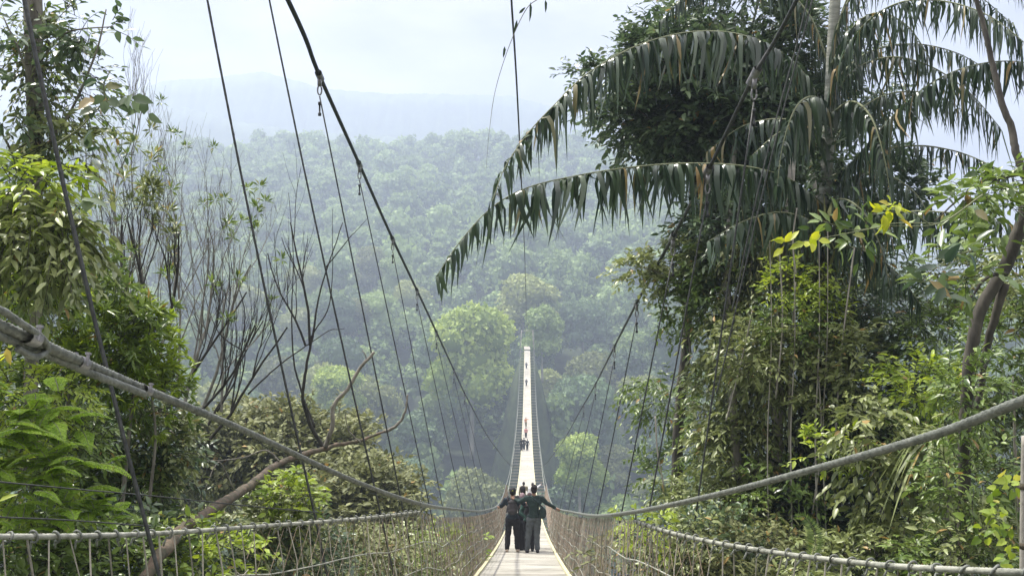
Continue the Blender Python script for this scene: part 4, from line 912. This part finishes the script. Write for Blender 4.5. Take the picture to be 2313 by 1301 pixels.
leafy('shrub', 'yellow-green shrub poking through the rope fence right of the walkers', 'shrub',
      [([(1480, 1400, 9.5), (1475, 1250, 9.5), (1470, 1180, 9.5)], .015, .006)],
      [dict(c=(1450, 1190, 9.5), r=(75, 28), n=34, L=.22, k=7, ll=.085, lw=.036, m='limeleaf', tint=(.3, 1)), dict(c=(1520, 1230, 10), r=(110, 60), n=130, L=.28, k=7, ll=.09, lw=.036), dict(c=(1430, 1260, 10.5), r=(100, 60), n=90, L=.28, k=7, ll=.09, lw=.036, m='hazeleaf')], 'oliveleaf', 69)
leafy('shrub', 'dense undergrowth beneath the right flared rail at the lower right', 'shrub',
      [([(1800, 1500, 9), (1800, 1300, 9)], .02, .01)],
      [dict(c=(1700, 1270, 10), r=(170, 70), n=330, L=.3, k=7, ll=.1, lw=.04, m='hazeleaf'), dict(c=(1950, 1290, 8.5), r=(170, 60), n=260, L=.28, k=7, ll=.1, lw=.035), dict(c=(2180, 1280, 8), r=(150, 60), n=230, L=.28, k=7, ll=.09, lw=.035, m='midleaf'), dict(c=(1620, 1240, 10.5), r=(120, 70), n=200, L=.3, k=7, ll=.1, lw=.04, m='darkleaf')], 'oliveleaf', 71)
# trees in the middle distance left
leafy('broadleaf_tree', 'soft brownish green tree below the left handrail cable, behind the fallen trunk', 'tree',
      [([(640, 1800, 34), (650, 1400, 34), (660, 1150, 34), (650, 1000, 34)], .2, .06)],
      [dict(c=(640, 990, 34), r=(200, 75), n=1300, L=.9, k=9, ll=.24, lw=.12, clumps=40, tr=.012), dict(c=(720, 1060, 32), r=(180, 90), n=1200, L=.9, k=9, ll=.24, lw=.12, clumps=30, tr=.012), dict(c=(520, 1020, 33), r=(130, 90), n=750, L=.9, k=9, ll=.24, lw=.12, clumps=20, tr=.012)], 'hazeleaf', 73, fol='crown', stem='trunk')
leafy('broadleaf_tree', 'dull green bushy tree right of the fallen trunk, just above the rope fence', 'tree',
      [([(800, 1800, 27), (800, 1400, 27), (790, 1150, 27)], .15, .05)],
      [dict(c=(800, 1110, 27), r=(130, 60), n=800, L=.8, k=9, ll=.2, lw=.1, clumps=24, tr=.01), dict(c=(720, 1170, 26), r=(140, 70), n=700, L=.8, k=9, ll=.2, lw=.1, tr=.01), dict(c=(870, 1180, 26), r=(80, 50), n=330, L=.7, k=9, ll=.18, lw=.09, tr=.01)], 'hazeleaf', 75, fol='crown', stem='trunk')
leafy('broadleaf_tree', 'grey-green tree behind the twiggy saplings, left of the bare tree', 'tree',
      [([(440, 1800, 40), (440, 1400, 40), (445, 1150, 40)], .2, .06)],
      [dict(c=(430, 1090, 40), r=(110, 130), n=900, L=1., k=9, ll=.26, lw=.13, clumps=30, tr=.012)], 'hazeleaf', 76, fol='crown', stem='trunk')
# leaning dead trunk
t = thing('fallen_tree', 'leaning dead trunk with reddish bark rising from the left rail towards the middle', 'tree', tuple(P(360, 1240, 9)))
fm = MB(); c = smoothpath(np.array([P(290, 1370, 6.0), P(370, 1238, 6.5), P(450, 1168, 7.5), P(540, 1105, 9.2), P(620, 1045, 11.3), P(720, 1015, 12.3), P(800, 1000, 13), P(880, 975, 13.6)]), 10)
c += np.cumsum(RS(3).normal(size=c.shape), 0) * .008; c = resample(c, .06); tube(fm, c, np.interp(np.linspace(0, 1, len(c)), [0, .5, .75, 1], [.046, .048, .04, .018]) * RS(8).uniform(.9, 1.1, len(c)), 14); fm.build('trunk', M['redbark'], t)
fm = MB(); rs = RS(31)
for pts, r0, r1 in (([(735, 1010, 12.4), (752, 965, 12.4), (756, 915, 12.4), (790, 870, 12.4), (820, 825, 12.4), (850, 793, 12.4)], .035, .02), ([(820, 828, 12.4), (828, 805, 12.4), (822, 790, 12.4)], .01, .006), ([(870, 975, 13.5), (900, 960, 13.5), (915, 935, 13.5), (921, 895, 13.5)], .028, .012),
                    ([(815, 1000, 13), (790, 975, 12.9), (782, 940, 12.8)], .012, .006), ([(630, 1040, 11.4), (600, 1020, 11.3), (560, 1035, 11.2), (470, 1040, 11)], .012, .006), ([(530, 1105, 10.5), (490, 1040, 10.3), (455, 1100, 10.1)], .01, .005), ([(440, 1190, 9.7), (465, 1150, 9.7), (455, 1120, 9.7)], .012, .005)):
    c = smoothpath(np.array([P(*a) for a in pts]), 8); c += np.cumsum(rs.normal(size=c.shape), 0) * .004; tube(fm, c, np.linspace(r0, r1, len(c)), 7)
fm.build('branch', M['bark'], t)
# bare and nearly bare slender trees
def bare(label, roots, seed, depth, ln, r, spread, upw, bark='twig', tuft=None, tn=0, extra=(), name='bare_tree', kids=(2, 4), shrink=.62):
    rs = RS(seed); t = thing(name, label, 'tree', tuple(P(*roots[0][:3]))); mb = MB(); tips = []
    for (px, py, d, dx, dyy, k) in roots:
        grow(mb, rs, P(px, py, d), np.array((dx, rs.normal() * .15, dyy)), ln * k, r * k, depth, spread, upw, 6, tips, kids, shrink)
    for pts, r0, r1 in extra:
        c = smoothpath(np.array([P(*a) for a in pts]), 8); c += np.cumsum(rs.normal(size=c.shape), 0) * .003; tube(mb, c, np.linspace(r0, r1, len(c)), 7)
    mb.build('trunk', M[bark], t)
    if tuft and tn:
        rs.shuffle(tips)
        for p, d in tips[:tn]:
            lb = MB(); n = 16; dr = rs.normal(size=(n, 3)) + d * .9; leaves(lb, p + dr * .015, dr, UP + rs.normal(size=(n, 3)) * .5, .11 * rs.uniform(.7, 1.2, n), .026, rs.rand(n), 'diamond')
            lb.build('leaf_tuft', M[tuft], t)
    return t
bare('leafless slender dark tree forking just left of the picture centre', [(700, 780, 13.5, .12, 1, 1.), (690, 780, 13.5, -.35, 1, .8)], 81, 2, 1.9, .022, .28, .55,
     extra=[([(730, 1010, 13.8), (700, 960, 13.7), (682, 900, 13.6), (688, 830, 13.5), (700, 760, 13.5), (712, 680, 13.5), (735, 600, 13.5), (770, 500, 13.5)], .034, .006), ([(712, 965, 13.6), (680, 880, 13.6), (663, 800, 13.5), (660, 690, 13.5), (664, 580, 13.4), (655, 430, 13.4)], .018, .004),
            ([(560, 890, 13.4), (620, 835, 13.4), (680, 790, 13.5), (740, 750, 13.6), (775, 745, 13.6)], .014, .004), ([(735, 605, 13.5), (790, 540, 13.4), (830, 495, 13.4)], .010, .003), ([(700, 765, 13.5), (742, 690, 13.5), (750, 600, 13.5), (748, 470, 13.5)], .012, .003)], kids=(2, 4))
bare('bare twiggy sapling with many upright stems in front of the hazy hill at the left', [(380, 980, 11, -.1, 1, 1), (410, 960, 11.2, .12, 1, 1.), (450, 940, 11.5, .3, 1, .95), (350, 940, 11, -.25, 1, 1), (500, 930, 12, .2, 1, .8)], 83, 3, 2.2, .024, .42, .5, 'greytwig', 'midleaf', 26, name='sapling', kids=(2, 4), shrink=.66)
bare('thin leaning saplings whose crooked twigs reach right from the left shrub', [(460, 1010, 11.4, .5, 1, 1), (400, 900, 10.4, .8, .9, .8), (420, 960, 10.4, .95, .7, .8)], 85, 3, 1.9, .024, .35, .6, 'twig', 'midleaf', 5, name='sapling')
bare('faint tall twigs standing against the white sky at the upper left', [(260, 420, 13, .25, 1, 1), (300, 440, 13, .05, 1, 1), (200, 430, 13, .1, 1, .9), (330, 520, 13, .2, 1, .9)], 87, 3, 1.5, .011, .26, .6, 'greytwig', name='sapling')
bare('sapling with green leaf tufts at its twig ends, over the narrow leaved shrub', [(330, 760, 9.8, .1, 1, 1), (290, 760, 9.6, -.1, 1, 1), (370, 760, 10, .35, 1, .95)], 89, 3, 1.3, .02, .32, .55, 'twig', 'oliveleaf', 30, name='sapling')
bare('dense thicket of grey upright twigs behind the sapling, at the left', [(300, 900, 13, -.1, 1, 1), (350, 880, 13.4, .05, 1, 1.1), (400, 860, 13.8, .1, 1, 1), (440, 840, 14, .15, 1, .9), (260, 860, 13, 0, 1, 1)], 91, 3, 2.4, .022, .42, .5, 'greytwig', 'midleaf', 18, name='sapling', shrink=.7)
bare('crooked dark sapling curving up left of the leafless slender tree', [(470, 960, 12, .35, 1, 1.)], 93, 2, 1.6, .018, .3, .6, 'twig', name='sapling', extra=[([(490, 930, 12), (530, 860, 12), (545, 780, 12), (550, 690, 12), (520, 600, 12), (505, 480, 12)], .014, .003), ([(545, 790, 12), (500, 760, 12), (470, 690, 12), (455, 600, 12)], .01, .003)])
# long thin vine hanging from above the centre
t = thing('hanging_vine', 'thin vine tip with a few small leaves hanging from the top edge near the middle', 'vine', tuple(P(1100, 360, 9)))
vm = MB(); c = smoothpath(np.array([P(1260, -120, 9), P(1232, -20, 9), P(1190, 20, 9), (P(1152, 100, 9)), P(1120, 200, 9), P(1106, 290, 9), P(1098, 380, 9)]), 10); tube(vm, c, np.linspace(.006, .0015, len(c)), 5); vm.build('stem', M['greytwig'], t)
lb = MB(); pp = np.array([P(1198, 5, 9), P(1232, 0, 9), P(1168, 45, 9), P(1140, 105, 9), P(1172, 32, 9)]); leaves(lb, pp, np.array([(0, 0, -1.), (.05, 0, -1), (-.2, 0, -1), (-.1, 0, -1), (.4, 0, .4)]), np.tile((.3, -1., 0), (5, 1)), np.array([.2, .13, .16, .12, .1]), .028, .3, 'oval'); lb.build('leaf', M['palm'], t)

# ------------------------------------------------------------------ people
FOLDS = bpy.data.textures.new('folds', 'CLOUDS'); FOLDS.noise_scale = .09; FOLDS.noise_depth = 1
def ev(obj):
    dg = bpy.context.evaluated_depsgraph_get(); me = bpy.data.meshes.new_from_object(obj.evaluated_get(dg)); return me
def fuse(name, shapes, vox, m, parent, smooth=1):
    """capsules / ellipsoids fused into one continuous surface"""
    mb = MB()
    for s_ in shapes:
        if s_[0] == 'c':
            p0, p1, r0, r1 = (np.array(s_[1], float), np.array(s_[2], float), s_[3], s_[4]); T = p1 - p0
            t_ = np.linspace(0, math.pi / 2, 4)
            pts = [p0 - nrm(T) * r0 * math.cos(a) for a in t_] + [p1 + nrm(T) * r1 * math.sin(a) for a in t_]
            rr = [max(r0 * math.sin(a), .001) for a in t_] + [max(r1 * math.cos(a), .001) for a in t_]
            tube(mb, np.array(pts), np.array(rr), 12)
        else: ellipsoid(mb, s_[1], s_[2], 16, 10, rot=s_[3] if len(s_) > 3 else None)
    o = mb.build(name, m)
    rm = o.modifiers.new('r', 'REMESH'); rm.mode = 'VOXEL'; rm.voxel_size = vox; rm.use_smooth_shade = True
    if m is not SKIN and vox < .02 and name in ('shirt', 'trousers', 'skirt', 'headscarf', 'hair'):
        dp = o.modifiers.new('d', 'DISPLACE'); dp.texture = FOLDS; dp.texture_coords = 'LOCAL'; dp.strength = .035; dp.mid_level = .5
    sm_ = o.modifiers.new('s', 'SMOOTH'); sm_.iterations = smooth; sm_.factor = .5
    me = ev(o); me.name = name; bpy.data.objects.remove(o)
    if not len(me.materials): me.materials.append(m)
    return link(name, me, parent)
SKIN = M['skin']; HAIR = cloth('dark_hair', (.012, .009, .008)); SHOE = cloth('dark_shoe', (.03, .03, .035)); SOLE = cloth('pale_sandal', (.35, .28, .22))
def person(label, px, d, H, top, bottom, yaw=0, arms=None, legs=None, head='hair', headc=None, skirt=False, bag=None, capri=False, sleeve='long', detail=1, shoes=None, group=None, dx=0):
    x = (px - CX) * d / F; z0 = float(dz(d)) + .005
    t = thing('person', label, 'person', (x, d, z0), group)
    Rm = Matrix.Rotation(R(yaw), 3, 'Z')
    slope = -.277 + .00168 * d
    def W(p):
        v = Rm @ Vector((p[0] * H, p[1] * H, p[2] * H)); return np.array((x + v.x, d + v.y, z0 + v.z + (slope * v.y if p[2] < .1 else 0)))
    vb = .011 if detail else .022
    arms = arms or {}; legs = legs or {}
    hipx = .052; A = {}
    for sd, nm in ((-1, 'l'), (1, 'r')):
        sh = (sd * .108, 0, .805); el, wr = arms.get(nm, ((sd * .15, -.01, .63), (sd * .155, .05, .50)))
        A[nm] = (sh, el, wr)
    LG = {}
    for sd, nm in ((-1, 'l'), (1, 'r')):
        kn, an = legs.get(nm, ((sd * .05, .01, .28), (sd * .05, -.01, .045))); LG[nm] = ((sd * hipx, 0, .50), kn, an)
    C = lambda a, b, r0, r1: ('c', W(a), W(b), r0 * H, r1 * H)
    E = lambda c, r: ('e', W(c), np.array(r) * H, np.array(Rm))
    # body
    B_ = [C((0, 0, .56), (0, 0, .72), .062, .072), E((0, 0, .53), (.095, .062, .06)), E((0, .0, .76), (.105, .06, .075)), C((0, 0, .80), (0, .006, .89), .034, .030),
          E((0, .008, .935), (.043, .053, .062)), E((0, .022, .905), (.033, .038, .032)), E((0, .064, .925), (.009, .011, .014)), E((-.044, .005, .928), (.006, .012, .018)), E((.044, .005, .928), (.006, .012, .018)),
          E((0, .058, .898), (.016, .006, .005)), E((-.018, .054, .94), (.009, .006, .006)), E((.018, .054, .94), (.009, .006, .006))]
    for nm in 'lr':
        sh, el, wr = A[nm]; hp, kn, an = LG[nm]; sd = -1 if nm == 'l' else 1
        B_ += [C(sh, el, .030, .022), C(el, wr, .022, .014), C((sd * .06, 0, .80), sh, .034, .032), C(hp, kn, .050, .031), C(kn, an, .032, .019), C((an[0], an[1] - .015, .022), (an[0] + sd * .01, an[1] + .085, .018), .020, .016)]
        dv = nrm(np.array(wr) - np.array(el)); sv = nrm(np.cross(dv, (0, 1, .2))); pc = np.array(wr) + dv * .03
        B_ += [('e', W(pc), np.array((.018, .018, .028)) * H, np.array(Rm) @ np.array(Vector(dv).to_track_quat('Z', 'Y').to_matrix()))]
        if detail:
            for k, (o_, l_) in enumerate(((-.015, .036), (-.005, .042), (.005, .040), (.014, .032))):
                a0 = pc + dv * .018 + sv * o_; a1 = a0 + dv * l_ * .55 + sv * o_ * .1; a2 = a1 + dv * l_ * .35 + np.array((0, .25, -.4)) * l_ * .6
                B_ += [C(a0, a1, .0062, .0056), C(a1, a2, .0056, .0045)]
            th = pc - sv * .014 - dv * .012; B_ += [C(th, th - sv * .02 + dv * .018, .007, .0058), C(th - sv * .02 + dv * .018, th - sv * .022 + dv * .038, .0058, .005)]
    fuse('body', B_, .008 if detail else .02, SKIN, t, 2)
    # shirt
    e = .012
    S_ = [C((0, 0, .57), (0, 0, .73), .072, .082), E((0, 0, .54), (.105, .072, .05)), E((0, -.002, .76), (.117, .07, .08)), E((0, 0, .825), (.062, .045, .03))]
    for nm in 'lr':
        sh, el, wr = A[nm]; sd = -1 if nm == 'l' else 1; S_ += [C((sd * .06, 0, .80), sh, .044, .043), C(sh, el, .042, .034)]
        if sleeve == 'long': S_ += [C(el, np.array(wr) * .95 + np.array(el) * .05, .033, .024)]
    fuse('shirt', S_, vb, top, t)
    if skirt:
        fuse('skirt', [E((0, 0, .52), (.098, .07, .05)), C((0, 0, .50), (0, 0, .12), .088, .115), C((-.03, 0, .5), (-.05, 0, .12), .07, .09), C((.03, 0, .5), (.05, 0, .12), .07, .09)], vb, bottom, t)
    else:
        T_ = [E((0, 0, .515), (.1, .07, .055))]
        for nm in 'lr':
            hp, kn, an = LG[nm]; end = np.array(an) * (.45 if capri else .93) + np.array(kn) * (.55 if capri else .07)
            T_ += [C(hp, kn, .062, .048), C(kn, end, .047, .038)]
        fuse('trousers', T_, vb, bottom, t)
    hm = headc or HAIR
    if head == 'hair': fuse('hair', [E((0, -.006, .952), (.049, .056, .056)), E((0, -.02, .925), (.046, .045, .05))], vb, hm, t)
    elif head == 'cap':
        fuse('hair', [E((0, -.014, .93), (.047, .05, .05))], vb, HAIR, t)
        fuse('cap', [E((0, .0, .962), (.05, .057, .042)), E((0, .06, .952), (.034, .045, .006))], vb * .8, hm, t)
        eb = MB(); ellipsoid(eb, W((0, -.054, .962)), np.array((.012, .005, .010)) * H, 10, 6); eb.build('cap_emblem', M['yellowleaf'], t)
    elif head == 'hijab':
        fuse('headscarf', [E((0, -.004, .94), (.054, .060, .068)), C((0, -.01, .90), (0, -.01, .82), .052, .095), E((0, -.02, .79), (.115, .062, .055))], vb, hm, t)
    for nm in 'lr':
        an = LG[nm][2]; sd = -1 if nm == 'l' else 1
        fuse('shoe', [C((an[0], an[1] - .02, .022), (an[0] + sd * .01, an[1] + .09, .018), .026, .022)], vb, shoes or SHOE, t)
    if bag:
        kind, cm_ = bag
        if kind == 'pack':
            b = fuse('backpack', [E((0, -.10, .70), (.085, .05, .10)), E((0, -.13, .66), (.065, .035, .055)), E((0, -.095, .79), (.07, .04, .04))], vb, cm_, t)
            sb = MB()
            for sd in (-1, 1): tube(sb, smoothpath([W((sd * .07, -.06, .80)), W((sd * .075, .0, .868)), W((sd * .08, .075, .79)), W((sd * .085, .06, .68)), W((sd * .09, -.02, .62))], 5), .012 * H, 6)
            sb_o = sb.build('strap', cm_, b)
        else:
            b = fuse('shoulder_bag', [E((.125, -.03, .60), (.06, .05, .075)), E((.125, -.05, .56), (.05, .04, .05))], vb, cm_, t)
            sb = MB(); tube(sb, smoothpath([W((.14, -.02, .66)), W((.05, -.085, .76)), W((-.06, -.06, .85)), W((-.05, .06, .80)), W((.06, .09, .70)), W((.13, .03, .64))], 6), .009 * H, 6); sb.build('strap', cm_, b)
    return t
BLK = cloth('black_cloth', (.012, .012, .014)); NAVY = cloth('dark_navy_cloth', (.014, .022, .03)); MAUVE = cloth('mauve_scarf', (.16, .11, .115)); BRN = cloth('dark_brown_scarf', (.05, .028, .03)); GRN = cloth('dark_green_jacket', (.014, .028, .024)); TEAL = cloth('muted_green_cloth', (.035, .08, .062), 1.6)
GREY = cloth('slate_grey_trousers', (.065, .075, .08)); PACK = cloth('charcoal_backpack', (.035, .032, .032)); PINK = cloth('pink_cloth', (.45, .16, .15)); ORG = cloth('orange_cloth', (.5, .2, .08)); WHT = cloth('white_cloth', (.6, .6, .6)); KHA = cloth('khaki_cloth', (.16, .14, .08))
person('person in black cap and dark short-sleeved shirt with charcoal backpack, left of the walking group', 1158, 22.6, 1.64, NAVY, BLK, -3, dict(l=((-.175, .04, .70), (-.21, .13, .66)), r=((.17, .03, .74), (.27, .07, .76))),
       dict(l=((-.075, .02, .28), (-.085, -.02, .045)), r=((.06, .03, .28), (.075, .03, .045))), 'cap', BLK, bag=('pack', PACK), capri=False, sleeve='short', shoes=SOLE)
person('person in mauve headscarf and long black skirt, in the middle of the walking group', 1180, 23.3, 1.50, BLK, BLK, 0, None, None, 'hijab', MAUVE, skirt=True)
person('person in brown headscarf and muted green top, left of the tall one in grey trousers', 1196, 22.9, 1.50, TEAL, BLK, 0, dict(l=((-.15, -.03, .66), (-.06, -.10, .60)), r=((.14, .0, .64), (.15, .06, .52))), None, 'hijab', BRN, bag=('pack', BLK))
person('tall bareheaded person in dark green jacket and grey trousers, right arm stretched to the handrail', 1206, 22.3, 1.70, GRN, GREY, 3, dict(l=((-.20, .03, .75), (-.27, .08, .77)), r=((.20, .03, .72), (.33, .08, .635))),
       dict(l=((-.075, .02, .28), (-.095, .0, .045)), r=((.045, .02, .28), (.05, -.02, .045))), 'hair', bag=('bag', GRN))
person('dark-haired person half hidden ahead of the walking group', 1181, 24.6, 1.70, BLK, BLK, 0, None, None, 'hair')
WK = dict(l=((-.05, .06, .29), (-.05, .0, .06)), r=((.05, .02, .28), (.05, .10, .045)))
person('person in khaki top walking beyond the group, left of the deck centre', 1183, 52, 1.66, KHA, BLK, 0, None, WK, 'hair', detail=0)
person('person in white top with one arm raised, walking beyond the group on the right', 1203, 50, 1.66, WHT, BLK, 0, dict(r=((.19, .02, .86), (.27, .03, .93))), WK, 'hair', detail=0)
person('dark clothed person at the left rope side, left one of the far pair', 1178, 120, 1.7, BLK, BLK, 0, None, None, 'hair', detail=0)
person('dark clothed person close beside the left one of the far pair', 1183.5, 121, 1.68, BLK, NAVY, 0, None, None, 'hair', detail=0)
person('dark clothed person alone to the right of the far pair', 1191, 120, 1.6, NAVY, BLK, 0, None, WK, 'hair', detail=0)
person('distant person in pink and dark clothes in the middle of the deck', 1188, 136, 1.65, PINK, BLK, 0, None, WK, 'hair', detail=0)
person('distant person in orange top ahead of the one in pink', 1188, 150, 1.65, ORG, KHA, 0, dict(r=((.19, .0, .80), (.28, .0, .79))), WK, 'hair', detail=0)
person('tiny far person in black on the upper part of the deck', 1189, 203, 1.7, BLK, BLK, 0, None, WK, 'hair', detail=0)
person('tiny farthest person near the far end of the deck', 1189, 226, 1.7, GREY, BLK, 0, None, WK, 'hair', detail=0)
